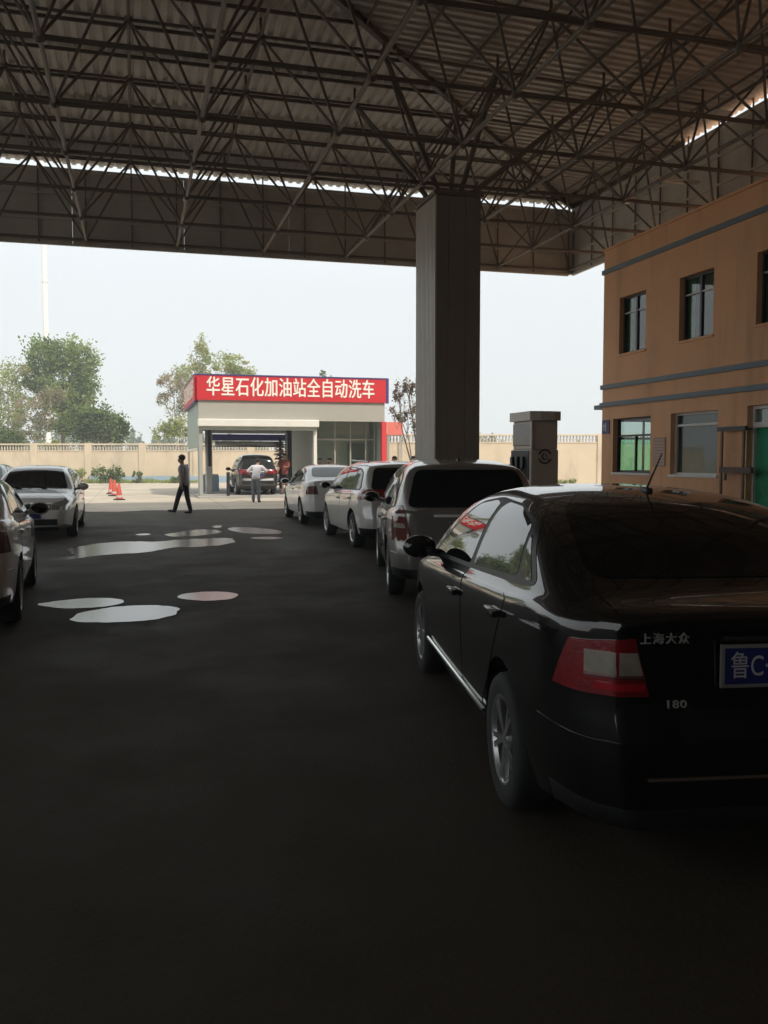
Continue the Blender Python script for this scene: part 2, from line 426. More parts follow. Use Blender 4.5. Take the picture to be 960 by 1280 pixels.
# ------------------------------------------------------------------ canopy
CU, CV = 13.41, 26.0              # far right corner
MOD = 2.44; ZB, ZT = 7.6, 9.38
UL, VB = -13.5, -26.0
canopy = empty('station_canopy', (CU, CV, 0), 0, 'huge dark space-frame canopy roof over the whole forecourt', 'canopy')
PITCHK = 0.035
def deck_z(u, v): return 9.67 + PITCHK * max(0, min(CU - u, CV - v, 17))
OFF = Vector((-CU, -CV, 0))
def deck_mesh():
    vs, fs = [], []
    prof = [(0.0, 0.0), (0.10, 0.0), (0.13, 0.045), (0.21, 0.045), (0.24, 0.0)]
    P = 0.24
    # front field: ribs along y
    n = int((CU - UL) / P)
    for k in range(n):
        for (a, za), (b, zb_) in zip(prof[:-1], prof[1:]):
            u0, u1 = CU - k * P - a, CU - k * P - b
            row = []
            for u, dz in ((u0, za), (u1, zb_)):
                vh = max(CV - (CU - u), CV - 17)
                row += [(u, CV + 0.25, deck_z(u, CV) + dz), (u, vh, 9.67 + PITCHK * (CV - vh) + dz)]
            i = len(vs); vs += row; fs.append((i, i + 2, i + 3, i + 1))
    # right field: ribs along x
    n = int((CV - VB) / P)
    for k in range(n):
        for (a, za), (b, zb_) in zip(prof[:-1], prof[1:]):
            v0, v1 = CV - k * P - a, CV - k * P - b
            row = []
            for v, dz in ((v0, za), (v1, zb_)):
                uh = max(CU - (CV - v), CU - 17)
                row += [(CU + 0.25, v, deck_z(CU, v) + dz), (uh, v, 9.67 + PITCHK * (CU - uh) + dz)]
            i = len(vs); vs += row; fs.append((i, i + 1, i + 3, i + 2))
    # the flat rest
    z = 9.67 + PITCHK * 17
    i = len(vs); vs += [(UL, VB, z), (CU - 17, VB, z), (CU - 17, CV - 17, z), (UL, CV - 17, z)]; fs.append((i, i + 1, i + 2, i + 3))
    vs = [(x - CU, y - CV, z) for x, y, z in vs]
    return vs, fs
pyobj('roof_deck', *deck_mesh(), M['deck'], canopy)
# purlins
def part(name, build, m, parent, smooth=False):
    bm = bmesh.new(); build(bm); return obj(name, bm, m, parent, smooth)
for k in range(0, 12):
    d = 0.5 + 1.22 * k
    z = 9.67 + PITCHK * d - 0.06
    part('purlin', lambda b: rbar(b, (max(UL, -14) - CU, -d, z), (-d, -d, z), 0.035, 0.07), M['steel'], canopy)
    part('purlin', lambda b: rbar(b, (-d, 4 - CV, z), (-d, -d, z), 0.035, 0.07), M['steel'], canopy)
part('hip_rafter', lambda b: rbar(b, (0.1, 0.1, 9.62), (-17, -17, 9.62 + 17 * PITCHK), 0.11, 0.14), M['steel'], canopy)
# space frame
NU, NV = 11, 9
def top_z(u, v): return ZT + PITCHK * min(CU - u, CV - v)
braces = []
for j in range(NV + 1):
    y = -j * MOD
    part('bottom_chord', lambda b: bar(b, (-NU * MOD, y, ZB), (0, y, ZB), 0.043, 8), M['steel'], canopy)
for i in range(NU + 1):
    x = -i * MOD
    part('bottom_chord', lambda b: bar(b, (x, -NV * MOD, ZB), (x, 0, ZB), 0.038, 8), M['steel'], canopy)
def topn(i, j):
    u = CU - MOD / 2 - i * MOD; v = CV - MOD / 2 - j * MOD
    return Vector((u - CU, v - CV, top_z(u, v)))
for j in range(NV):
    def f(b):
        for i in range(NU - 1): bar(b, topn(i, j), topn(i + 1, j), 0.032, 8)
    part('top_chord', f, M['steel'], canopy)
for i in range(NU):
    def f(b):
        for j in range(NV - 1): bar(b, topn(i, j), topn(i, j + 1), 0.032, 8)
    part('top_chord', f, M['steel'], canopy)
camv = Vector((-CU, -CV, EYE))
for i in range(NU):
    for j in range(NV):
        t_ = topn(i, j)
        for di in (0, 1):
            for dj in (0, 1):
                b_ = Vector((-(i + di) * MOD, -(j + dj) * MOD, ZB))
                mid = (t_ + b_) / 2 - camv
                fw = mid.x * math.sin(A) + mid.y * math.cos(A); rt = mid.x * math.cos(A) - mid.y * math.sin(A)
                inview = fw > 4 and abs(rt / fw) < 0.46 and mid.z / fw < 0.54
                braces.append(((0 if inview else 1, mid.length), b_, t_))
braces.sort(key=lambda q: q[0])
for _, a, b_ in braces[:100]:
    part('brace', lambda b: bar(b, a, b_, 0.027, 6), M['steel'], canopy)
def f(b):
    for _, a, c in braces[100:]: bar(b, a, c, 0.027, 6)
tag(part('far_braces', f, M['steel'], canopy), kind='stuff')
def f(b):
    for i in range(NU + 1):
        for j in range(NV + 1): ball(b, (-i * MOD, -j * MOD, ZB), 0.095, sub=2)
    for i in range(NU):
        for j in range(NV): ball(b, topn(i, j), 0.085, sub=2)
tag(part('joint_balls', f, M['steel'], canopy), kind='stuff')
def f(b):                         # short posts carrying the purlins
    for i in range(NU):
        for j in range(NV):
            t_ = topn(i, j); bar(b, t_, t_ + Vector((0, 0, 0.36)), 0.03, 6)
tag(part('purlin_posts', f, M['steel'], canopy), kind='stuff')
# fascia: sheets on rails, seen from inside
def fascia(name, p0, p1, nrm):
    p0, p1, nrm = Vector(p0), Vector(p1), Vector(nrm)
    L_ = (p1 - p0).length; ex = (p1 - p0).normalized()
    fo = None
    hs = [(7.50, 8.14), (8.155, 8.82), (8.835, 9.47)]
    def sheets(b):
        for a, c in hs:
            for k in range(int(L_ / 3) + 1):
                s0, s1 = k * 3, min(L_, k * 3 + 2.993)
                if s1 <= s0: continue
                q0, q1 = p0 + ex * s0, p0 + ex * s1
                m0 = (q0 + q1) / 2 + nrm * 0.05
                Mx = frame_face((m0.x, m0.y, (a + c) / 2), ex, (0, 0, 1)) @ Matrix.Diagonal((s1 - s0, c - a, 0.04, 1))
                bmesh.ops.create_cube(b, size=1, matrix=Mx)
    part(name, sheets, M['fascia'], canopy)
    def rails(b):
        for z in (7.47, 8.15, 8.83, 9.49):
            a_ = p0 - nrm * 0.01; c_ = p1 - nrm * 0.01
            rbar(b, (a_.x, a_.y, z), (c_.x, c_.y, z), 0.06, 0.06)
    part('fascia_rail', rails, M['fascia'], canopy)
    n = int(L_ / (MOD / 2))
    def studs(b):
        for k in range(n + 1):
            q = p0 + ex * (k * MOD / 2) - nrm * 0.02
            bar(b, (q.x, q.y, 7.5), (q.x, q.y, 9.72), 0.022, 6)
    tag(part('fascia_stud', studs, M['steel'], canopy), kind='stuff')
part('eave_closure', lambda b: box(b, 0.09, 0.14, -5.9, 0.1, 9.475, 9.70), M['steel'], canopy)
part('corner_panel', lambda b: (box(b, 0.0, 0.2, 0.1, 0.2, 7.5, 9.47), box(b, 0.1, 0.2, 0.0, 0.098, 7.5, 9.47)), M['fascia'], canopy)
fascia('front_fascia', (0.0, 0.12, 0), (UL - CU, 0.12, 0), (0, 1, 0))
fascia('side_fascia', (0.12, 0.0, 0), (0.12, VB - CV, 0), (1, 0, 0))
# the column
colm = empty('canopy_column', (6.88, 19.27, 0), 0, 'thick rectangular canopy column clad in ribbed grey sheet', 'column')
colm['kind'] = 'structure'
def f(b):
    box(b, -0.5, 0.5, -0.68, 0.68, 0, 7.35, 1)
part('core', f, [M['column'], M['column_dark']], colm)
def f(b):                         # ribbed sheet on the lane side
    vs = []
    n = 15
    for k in range(n):
        y = -0.70 + k * 1.40 / n
        box(b, -0.535, -0.5005, y + 0.012, y + 1.40 / n - 0.012, 0.02, 7.33, 0, 0.006)
part('ribbed_cladding', f, M['column'], colm)
def f(b):
    box(b, -0.52, -0.24, -0.705, -0.6805, 0.02, 7.33)
    box(b, -0.232, 0.16, -0.70, -0.6805, 0.02, 7.33)
    box(b, 0.168, 0.52, -0.70, -0.6805, 0.02, 7.33)
    box(b, 0.5005, 0.52, -0.68, 0.70, 0.02, 7.33)
part('front_cladding', f, M['column_dark'], colm)
part('corner_trim', lambda b: box(b, -0.545, -0.505, -0.715, -0.706, 0.02, 7.34), M['column'], colm)
part('cap_plate', lambda b: box(b, -0.58, 0.58, -0.74, 0.74, 7.351, 7.42), M['steel'], colm)
def f(b):
    for dx, dy in ((0.43, -1.81), (-2.01, -1.81), (-2.01, 0.63), (0.43, 0.63), (2.87, -1.81), (2.87, 0.63)):
        bar(b, (0.3 * max(-1, min(1, dx)), 0.35 * max(-1, min(1, dy)), 7.4), (dx, dy, top_z(6.88 + dx, 19.27 + dy)), 0.06, 8)
part('head_struts', f, M['steel'], colm)
# lamps in the truss
def flood(loc, rz, lab):
    e = empty('flood_lamp', loc, rz, lab, 'lamp', 'lamps under the canopy')
    part('housing', lambda b: box(b, -0.22, 0.22, -0.2, 0.2, -0.05, 0.05, 0, 0.02), M['wash_white'], e)
    part('bracket', lambda b: (bar(b, (0, 0, 0.052), (0, 0, 0.42), 0.015), ), M['steel'], e)
flood((12.3, 20.8, 8.3), 0.2, 'square white lamp hung under the canopy near its corner')
flood((12.2, 16.9, 9.0), 0.1, 'square white lamp under the canopy nearer the camera')
def tube(loc, rz, lab):
    e = empty('tube_lamp', loc, rz, lab, 'lamp', 'tube lamps under the canopy')
    part('tube', lambda b: bar(b, (-0.6, 0, 0), (0.6, 0, 0), 0.03, 8), M['white'], e)
    part('tray', lambda b: box(b, -0.65, 0.65, -0.05, 0.05, 0.033, 0.08), M['wash_white'], e)
tube((12.7, 19.2, 8.3), 0.0, 'white tube lamp fixed across the right-hand truss')
tube((12.9, 14.9, 8.0), 0.0, 'white tube lamp above the office roofline at right')

# ------------------------------------------------------------------ office building
BU, BV0, BV1 = 12.12, 21.53, -14.0
ZR = 7.11
office = empty('office_building', (BU, BV0, 0), 0, 'two-storey orange rendered office with blue-grey bands', 'building')
def rel(u, v): return (u - BU, v - BV0)
# openings in the facade plane: (y_far, y_near, z0, z1)
up = [(20.72, 19.48), (18.08, 16.82), (15.43, 14.17), (12.8, 11.55), (10.1, 8.9), (7.5, 6.2), (4.8, 3.6), (2.1, 0.9)]
ops = [(a, b, 4.31, 5.76, 'up') for a, b in up]
gw = [(20.95, 19.18, 1.25, 2.66, 'g1'), (18.33, 16.58, 1.24, 2.67, 'g2'), (15.62, 13.4, 0.12, 2.70, 'door'), (12.0, 10.2, 1.24, 2.67, 'g3'), (8.8, 7.0, 1.24, 2.67, 'g3'), (4.5, 2.5, 1.24, 2.67, 'g3')]
ops += gw
def facade():
    ys = sorted({BV0, BV1} | {o[0] for o in ops} | {o[1] for o in ops}); zs = sorted({0, ZR} | {o[2] for o in ops} | {o[3] for o in ops})
    vs, fs = [], []
    def q(*p):
        i = len(vs); vs.extend([(x, y - BV0, z) for x, y, z in p]); fs.append((i, i + 1, i + 2, i + 3))
    for y0, y1 in zip(ys[:-1], ys[1:]):
        for z0, z1 in zip(zs[:-1], zs[1:]):
            c = ((y0 + y1) / 2, (z0 + z1) / 2)
            if any(o[1] < c[0] < o[0] and o[2] < c[1] < o[3] for o in ops): continue
            q((0, y0, z0), (0, y0, z1), (0, y1, z1), (0, y1, z0))
    D = 0.24
    for yf, yn, z0, z1, _ in ops:
        q((0, yn, z0), (0, yn, z1), (D, yn, z1), (D, yn, z0)); q((0, yf, z0), (D, yf, z0), (D, yf, z1), (0, yf, z1))
        q((0, yn, z0), (D, yn, z0), (D, yf, z0), (0, yf, z0)); q((0, yn, z1), (0, yf, z1), (D, yf, z1), (D, yn, z1))
    W = 9.0
    ex0, ex1, ez0, ez1 = 0.32, 2.3, 1.25, 2.66
    for a0, a1, c0, c1 in ((0, ex0, 0, ZR), (ex1, W, 0, ZR), (ex0, ex1, 0, ez0), (ex0, ex1, ez1, ZR)):
        q((a0, BV0, c0), (a1, BV0, c0), (a1, BV0, c1), (a0, BV0, c1))
    q((0, BV1, 0), (0, BV1, ZR), (W, BV1, ZR), (W, BV1, 0))
    q((W, BV1, 0), (W, BV1, ZR), (W, BV0, ZR), (W, BV0, 0))
    q((0, BV0, ZR), (W, BV0, ZR), (W, BV1, ZR), (0, BV1, ZR))
    return vs, fs
pyobj('wall', *facade(), M['stucco'], office)
for z0, z1, pr in ((6.50, 6.62, 0.05), (3.46, 3.58, 0.05), (2.99, 3.11, 0.06)):
    part('band', lambda b: (box(b, -pr, -0.002, BV1 - BV0, pr, z0, z1, 0, 0.01), box(b, -0.002, 6, 0.002, pr, z0, z1)), M['band'], office)
part('porch_slab', lambda b: box(b, 0.3, 4, 0.06, 1.0, 2.98, 3.10), M['band'], office)
part('interior', lambda b: box(b, 0.9, 8.8, BV1 - BV0 + 0.2, -3.0, 0.1, 6.9), M['roomdark'], office)
part('coping', lambda b: (box(b, -0.04, 0.3, BV1 - BV0, 0.03, ZR + 0.002, ZR + 0.06),), M['stucco'], office)
for yf, yn, z0, z1, k in ops:
    yf -= BV0; yn -= BV0
    x = 0.16
    fr = M['dark_frame'] if k == 'up' else M['white_frame']
    if k == 'door':
        w_ = part('door', lambda b: None, M['green'], office)
        bm = bmesh.new(); box(bm, 0.2, 0.24, yn + 0.06, yf - 0.06, z0, 2.24); me = bpy.data.meshes.new('door'); bm.to_mesh(me); bm.free(); me.materials.append(M['green']); w_.data = me
        def f(b):
            box(b, 0.14, 0.24, yn, yn + 0.055, z0, z1); box(b, 0.14, 0.24, yf - 0.055, yf, z0, z1)
            box(b, 0.13, 0.24, yn + 0.056, yf - 0.056, z1 - 0.07, z1); box(b, 0.13, 0.235, yn + 0.056, yf - 0.056, 2.25, 2.36)
        part('door_frame', f, M['white_frame'], w_)
        part('transom_pane', lambda b: box(b, 0.18, 0.19, yn + 0.057, yf - 0.057, 2.361, z1 - 0.071), M['pane'], w_)
        part('transom_blind', lambda b: box(b, 0.25, 0.27, yn, yf, 2.361, z1), M['palecurtain'], w_)
        continue
    def f(b):
        t_ = 0.05
        box(b, x - 0.03, x + 0.03, yn, yn + t_, z0, z1); box(b, x - 0.03, x + 0.03, yf - t_, yf, z0, z1)
        box(b, x - 0.032, x + 0.028, yn + t_, yf - t_, z0, z0 + t_); box(b, x - 0.032, x + 0.028, yn + t_, yf - t_, z1 - t_, z1)
        if k == 'up':
            mid = (yn + yf) / 2
            box(b, x - 0.034, x + 0.026, mid - 0.035, mid + 0.035, z0 + t_, z1 - t_)
        else:
            zt = z0 + (0.93 if k == 'g1' else 1.12)
            box(b, x - 0.034, x + 0.026, yn + t_, yf - t_, zt, zt + 0.05)
            if k == 'g1': box(b, x - 0.036, x + 0.024, (yn + yf) / 2 - 0.02, (yn + yf) / 2 + 0.02, z0 + t_, zt)
    wn = part('window', f, M['dark_frame'] if k in ('up', 'g1') else M['white_frame'], office)
    part('pane', lambda b: box(b, x + 0.004, x + 0.012, yn + 0.04, yf - 0.04, z0 + 0.04, z1 - 0.04), M['pane_low'] if k != 'up' else M['pane'], wn)
    if k == 'up':
        def f(b): box(b, x - 0.028, x + 0.02, yn + 0.05, yf - 0.05, z1 - 0.42, z1 - 0.385)
        part('transom_bar', f, M['white_frame'], wn)
        part('blind', lambda b: box(b, x + 0.10, x + 0.12, yn + 0.02, yf - 0.02, z0, z1), M['greyblind'], wn)
        part('curtain', lambda b: box(b, x + 0.07, x + 0.09, yf - 0.30, yf - 0.04, z0, z1), M['green'], wn)
    elif k == 'g1':
        pass
    else:
        part('blind', lambda b: box(b, x + 0.08, x + 0.10, yn, yf, z0, z1), M['greyblind'], wn)
    part('sill', lambda b: box(b, -0.035, x - 0.035, yn - 0.03, yf + 0.03, z0 - 0.05, z0 + 0.004), M['white_frame'] if k != 'up' else M['stucco'], wn)
ew = part('window', lambda b: (box(b, 0.32, 2.3, -0.10, -0.05, 1.25, 1.30), box(b, 0.32, 2.3, -0.10, -0.05, 2.61, 2.66), box(b, 0.32, 2.3, -0.10, -0.05, 2.13, 2.19), box(b, 0.32, 0.37, -0.098, -0.052, 1.301, 2.609), box(b, 1.2, 1.25, -0.098, -0.052, 1.301, 2.609), box(b, 2.25, 2.3, -0.098, -0.052, 1.301, 2.609)), M['dark_frame'], office)
part('green_film', lambda b: box(b, 0.34, 2.28, -0.078, -0.070, 1.29, 2.15), pane_mat('green_film', (0.52, 0.80, 0.68), 0.03), ew)
part('pane', lambda b: box(b, 0.34, 2.28, -0.078, -0.070, 2.16, 2.64), M['pane'], ew)
# things on the facade
def sheet_sign(name, lab, cat, v0, v1, z0, z1, m):
    e = empty(name, (BU - 0.001, (v0 + v1) / 2, z0), 0, lab, cat)
    part('board', lambda b: box(b, -0.02, -0.001, -(v1 - v0) / 2, (v1 - v0) / 2, 0, z1 - z0), m, e)
    return e
e = sheet_sign('number_sign', 'small blue sign with white strokes at the office corner', 'sign', 21.12, 21.5, 2.28, 2.64, M['plate'])
part('white_mark', lambda b: (box(b, -0.024, -0.021, -0.03, 0.02, 0.06, 0.28), box(b, -0.024, -0.021, 0.08, 0.11, 0.08, 0.26), box(b, -0.024, -0.021, 0.025, 0.075, 0.18, 0.22)), M['plate_white'], e)
e = sheet_sign('notice_sheet', 'pale notice sheet with red ruled rows between two office windows', 'notice', 18.52, 19.02, 1.42, 2.12, mat('notice_paper', (0.50, 0.32, 0.24), 0.8))
def f(b):
    for k in range(9):
        for j in range(5):
            box(b, -0.0225, -0.0205, -0.22 + j * 0.09, -0.16 + j * 0.09, 0.05 + k * 0.072, 0.085 + k * 0.072)
part('print', f, mat('notice_print', (0.62, 0.50, 0.46), 0.8), e)
e = empty('wall_rack', (BU, 15.95, 0), 0, 'dark double-rail bracket on the wall beside the green door', 'rack')
part('upper_rail', lambda b: box(b, -0.22, -0.15, -0.55, 0.35, 2.19, 2.28), M['darkmetal'], e)
part('lower_rail', lambda b: box(b, -0.22, -0.15, -0.75, 0.25, 1.32, 1.44), mat('rail_brown', (0.12, 0.075, 0.06), 0.6), e)
part('upright', lambda b: (box(b, -0.21, -0.16, 0.20, 0.25, 0, 2.188), box(b, -0.21, -0.16, -0.5, -0.45, 0, 2.188)), mat('rail_tan', (0.33, 0.21, 0.13), 0.7), e)
part('stay', lambda b: (box(b, -0.149, 0, 0.2, 0.24, 2.2, 2.24), box(b, -0.149, 0, -0.5, -0.46, 2.2, 2.24)), M['darkmetal'], e)
part('padlock', lambda b: box(b, -0.225, -0.195, 0.02, 0.09, 1.16, 1.318, 0, 0.01), M['darkmetal'], e)

# ------------------------------------------------------------------ unseen dark block added behind the camera to stop light from the rear
rear_block = empty('rear_light_block', (-4, -15, 0), 0, 'long dark brown block added unseen behind the camera to stop rear light', 'building')
part('wall', lambda b: box(b, -26, 16, -8, 0, 0, 9.6), mat('light_block_brown', (0.07, 0.055, 0.045), 0.8, var=0.2, scale=1), rear_block)
def f(b):
    for k in range(7): box(b, -24 + k * 5.6, -20 + k * 5.6, 0.002, 0.08, 0.05, 4.2)
part('block_front_panels', f, mat('block_panel_grey', (0.09, 0.085, 0.08), 0.6, var=0.1), rear_block)

# ------------------------------------------------------------------ pump island and pump
bm = bmesh.new(); box(bm, 5.95, 7.75, 11.6, 21.2, 0, 0.15, 0, 0.03)
tag(obj('pump_island', bm, M['concrete']), 'raised concrete pump island beside the queue', 'island', kind='structure')
pump = empty('fuel_pump', (6.46, 13.72, 0.15), 0, 'grey fuel dispenser with overhanging cap and ring emblem', 'fuel pump')
def f(b):
    box(b, -0.25, 0.25, -0.40, 0.40, 0, 1.62, 0, 0.03)
part('lower_body', f, M['pump'], pump)
def f(b):
    box(b, -0.215, 0.235, -0.385, 0.385, 1.621, 2.09, 0, 0.015)
part('upper_body', f, M['pump'], pump)
def f(b):
    pts = [(-0.275, -0.41), (-0.275, 0.41), (0.275, 0.41), (0.275, -0.41), (0.15, -0.45), (-0.1, -0.455)]
    prism(b, pts[::-1], Matrix.Translation((0, 0, 2.091)), 0.15)
part('cap', f, M['pumpcap'], pump)
part('edge_post', lambda b: box(b, -0.245, -0.216, -0.41, -0.36, 1.622, 2.089), M['pumpcap'], pump)
part('display', lambda b: (box(b, -0.235, -0.2155, -0.34, 0.36, 1.68, 2.05, 0, 0.008)), mat('display_dark', (0.10, 0.085, 0.065), 0.15), pump)
def f(b):
    box(b, -0.262, -0.2505, -0.34, 0.37, 1.12, 1.60, 0)
kp = part('hose_bay', f, M['black'], pump)
def f(b):
    for y in (-0.2, 0.02, 0.22):
        box(b, -0.31, -0.263, y, y + 0.10, 1.30, 1.50, 0, 0.02); bar(b, (-0.29, y + 0.05, 1.3), (-0.29, y + 0.11, 1.16), 0.018, 8)
part('nozzle', f, M['darkmetal'], pump)
def f(b):
    pts = []
    for y in (-0.2, 0.22):
        prev = None
        for k in range(13):
            t_ = k / 12; p = Vector((-0.32 - 0.06 * math.sin(t_ * math.pi), y + 0.06 * t_, 1.3 - 0.95 * math.sin(t_ * math.pi) * 0.9 - 0.25 * t_))
            if prev is not None: bar(b, prev, p, 0.014, 6)
            prev = p
part('hose', f, M['black'], pump)
st = part('sticker_row', lambda b: box(b, -0.2625, -0.2505, -0.35, 0.37, 0.93, 1.09), M['white'], pump)
def f(b):
    for k in range(5): box(b, -0.264, -0.2627, -0.30 + k * 0.135, -0.22 + k * 0.135, 0.96, 1.06)
part('sticker_marks', f, M['pump'], st)
part('red_strip', lambda b: box(b, -0.258, -0.2505, -0.25, 0.25, 0.66, 0.80), M['redpost'], pump)
def f(b):
    Mx = frame_face((0.0, -0.4005, 1.50), (1, 0, 0), (0, 0, 1))
    n = 40
    def arc(r0, r1, a0, a1):
        k = 18; P_ = []
        for i in range(k + 1):
            a = a0 + (a1 - a0) * i / k; P_.append((r1 * math.cos(a), r1 * math.sin(a)))
        for i in range(k, -1, -1):
            a = a0 + (a1 - a0) * i / k; P_.append((r0 * math.cos(a), r0 * math.sin(a)))
        prism(b, P_, Mx, 0.006)
    arc(0.095, 0.125, R(20), R(160)); arc(0.095, 0.125, R(200), R(340))
    arc(0.035, 0.06, R(110), R(290)); rbar(b, Mx @ Vector((0.0, 0.055, 0.003)), Mx @ Vector((0.06, -0.06, 0.003)), 0.02, 0.006)
part('emblem', f, mat('emblem_brown', (0.05, 0.03, 0.028), 0.4), pump)

# ------------------------------------------------------------------ cars
def pchip(pts):
    X = np.array([p[0] for p in pts], float); Y = np.array([p[1] for p in pts], float)
    h = np.diff(X); d = np.diff(Y) / h; m = np.zeros(len(X))
    for i in range(1, len(X) - 1):
        if d[i - 1] * d[i] > 0:
            w1, w2 = 2 * h[i] + h[i - 1], h[i] + 2 * h[i - 1]
            m[i] = (w1 + w2) / (w1 / d[i - 1] + w2 / d[i])
    m[0], m[-1] = d[0], d[-1]
    def f(x):
        x = min(max(x, X[0]), X[-1]); i = min(np.searchsorted(X, x, 'right') - 1, len(X) - 2); t = (x - X[i]) / h[i]
        return float((2 * t**3 - 3 * t**2 + 1) * Y[i] + (t**3 - 2 * t**2 + t) * h[i] * m[i] + (-2 * t**3 + 3 * t**2) * Y[i + 1] + (t**3 - t**2) * h[i] * m[i + 1])
    return f
def sst(a, b, x):
    t = min(max((x - a) / (b - a), 0), 1); return t * t * (3 - 2 * t)

class Loft:
    def __init__(s, xr, xf, top, belt, plan, tum, rear_disp, front_disp, zbot=0.2, p_up=2.6, q_up=5.0, nst=96):
        s.xr, s.xf = xr, xf
        ft, fb, fp = pchip(top), pchip(belt), pchip(plan); ftu = pchip(tum)
        s.ft, s.fb, s.fp = ft, fb, fp
        s.Hr = max(p[1] - fb(p[0]) for p in top) + 0.05
        xs = list(np.linspace(xr, xf, nst))
        NU_ = 18
        rings = []
        def ring(x):
            w_, zb, zt = fp(x), fb(x), ft(x)
            zt = max(zt, zb + 0.012)
            h = zt - zb
            end = sst(0.55, 0.0, min(x - xr, xf - x))
            zl = zbot + 0.06 * end
            low = [(0, zl), (w_ * 0.55, zl), (w_ * 0.86, zl + 0.01), (w_ * 0.945, zl + 0.05), (w_ * 0.972, zl + 0.14), (w_ * 0.985, zl + 0.24)]
            zs0, zs1 = zl + 0.24, zb - 0.055
            for k in range(1, 8):
                t = k / 8; z = zs0 + (zs1 - zs0) * t
                y = w_ * (0.985 + 0.015 * math.sin(math.pi * min(1, t * 1.15) * 0.62))
                low.append((y, z))
            low += [(w_ * 0.995, zb - 0.055), (w_ * 0.988, zb - 0.03), (w_ * 0.972, zb - 0.01), (w_ * 0.955, zb)]
            wb = w_ * 0.955; tu = ftu(x)
            kk = 22 + 16 * sst(0.1, 0.35, h)
            def over(y, z):              # > 0 outside: side wall and top skin meet in a soft corner
                f1 = y - wb * (1 - tu * z / 0.42) * max(1e-4, 1 - min(0.999, z / s.Hr) ** 5) ** 0.385
                f2 = z - (h - (0.02 + 0.07 * min(1, h / 0.4)) * (y / wb) ** 2 * wb)
                m_ = max(f1, f2)
                return m_ + math.log(math.exp(kk * (f1 - m_)) + math.exp(kk * (f2 - m_))) / kk
            upr = []
            for k in range(1, NU_ + 1):
                th = math.pi / 2 * (0.5 * (k / NU_) + 0.5 * (k / NU_) ** 0.8)
                dy, dz = wb * math.cos(th), h * math.sin(th)
                lo_, hi_ = 0.0, 1.6
                for _ in range(22):
                    mid = (lo_ + hi_) / 2
                    if over(dy * mid, dz * mid) > 0: hi_ = mid
                    else: lo_ = mid
                upr.append((max(0.0, dy * lo_), zb + dz * lo_))
            upr[-1] = (0.0, upr[-1][1])
            half = low + upr
            return half
        for x in xs: rings.append([(x, y, z) for y, z in ring(x)])
        zc = 0.62
        capf, capr = [], []
        for dx, k in ((0.010, 0.992), (0.018, 0.975), (0.025, 0.94), (0.03, 0.85), (0.034, 0.6), (0.036, 0.25)):
            capr.append([(xr - dx, y * k, zc + (z - zc) * k) for _, y, z in rings[0]])
            capf.append([(xf + dx, y * k, zc + (z - zc) * k) for _, y, z in rings[-1]])
        rings = capr[::-1] + rings + capf
        nr = len(rings[0])
        V = []; s.quads = []
        full = 2 * (nr - 1)
        for rg in rings:
            for p in rg: V.append(p)                              # left half, bottom to top
            for p in rg[-2:0:-1]: V.append((p[0], -p[1], p[2]))     # right half, top to bottom
        V = np.array(V, float)
        ctr_r = len(V); V = np.vstack([V, [[xr - 0.037, 0, zc], [xf + 0.037, 0, zc]]])
        for i in range(len(V)):
            x, y, z = V[i]
            a = sst(xr + 0.38, xr, x); b = sst(xf - 0.45, xf, x)
            V[i, 0] += -a * rear_disp(z) + b * front_disp(z)
        s.V = V
        for i in range(len(rings) - 1):
            for k in range(full):
                a, b = i * full + k, i * full + (k + 1) % full
                s.quads.append((a, b, b + full, a + full))
        for k in range(full):
            s.quads.append((ctr_r, (k + 1) % full, k))
            o = (len(rings) - 1) * full
            s.quads.append((ctr_r + 1, o + k, o + (k + 1) % full))
    def bm(s):
        bm = bmesh.new(); vs = [bm.verts.new(p) for p in s.V]
        for q in s.quads: bm.faces.new([vs[i] for i in q])
        bmesh.ops.recalc_face_normals(bm, faces=bm.faces)
        return bm
    def patch(s, planes, off=0.003, rim=0.006, keep=None):
        # planes: (point, outward normal); keeps what lies inside them all
        V = s.V; ok = np.ones(len(V), bool)
        dist = [((V - np.array(p)) @ np.array(n)) for p, n in planes]
        bm = bmesh.new(); mp = {}
        D = np.array(dist)
        for q in s.quads:
            dq = D[:, list(q)]
            if (dq.min(axis=1) > 0).any(): continue
            vs = []
            for i in q:
                if i not in mp: mp[i] = bm.verts.new(V[i])
                vs.append(mp[i])
            bm.faces.new(vs)
        for p, n in planes:
            bmesh.ops.bisect_plane(bm, geom=bm.verts[:] + bm.edges[:] + bm.faces[:], plane_co=p, plane_no=n, clear_outer=True, dist=1e-5)
        if keep:
            bm.normal_update()
            bad = [f for f in bm.faces if not keep(f)]
            bmesh.ops.delete(bm, geom=bad, context='FACES')
        bm.normal_update()
        for f in bm.faces:                 # outward
            c = f.calc_center_median()
        nrm = {v: v.normal.copy() for v in bm.verts}
        # orient outward using the car's middle
        sgn = 0
        for f in bm.faces:
            c = f.calc_center_median(); sgn += f.normal.dot(c - Vector((min(max(c.x, s.xr + 0.7), s.xf - 0.7), 0, 0.65))) * f.calc_area()
        if sgn < 0:
            for f in bm.faces: f.normal_flip()
            nrm = {v: -n for v, n in nrm.items()}
        for v in bm.verts: v.co += nrm[v] * off
        for f in bm.faces: f.smooth = True
        be = [e for e in bm.edges if len(e.link_faces) == 1]
        for e in be: e.smooth = False
        old = {v for e in be for v in e.verts}
        r = bmesh.ops.extrude_edge_only(bm, edges=be)
        nv = [g for g in r['geom'] if isinstance(g, bmesh.types.BMVert)]
        omap = [(v.co.copy(), nrm[v]) for v in old]
        for v in nv:
            best = min(omap, key=lambda q: (q[0] - v.co).length_squared)
            v.co -= best[1] * rim
        return bm

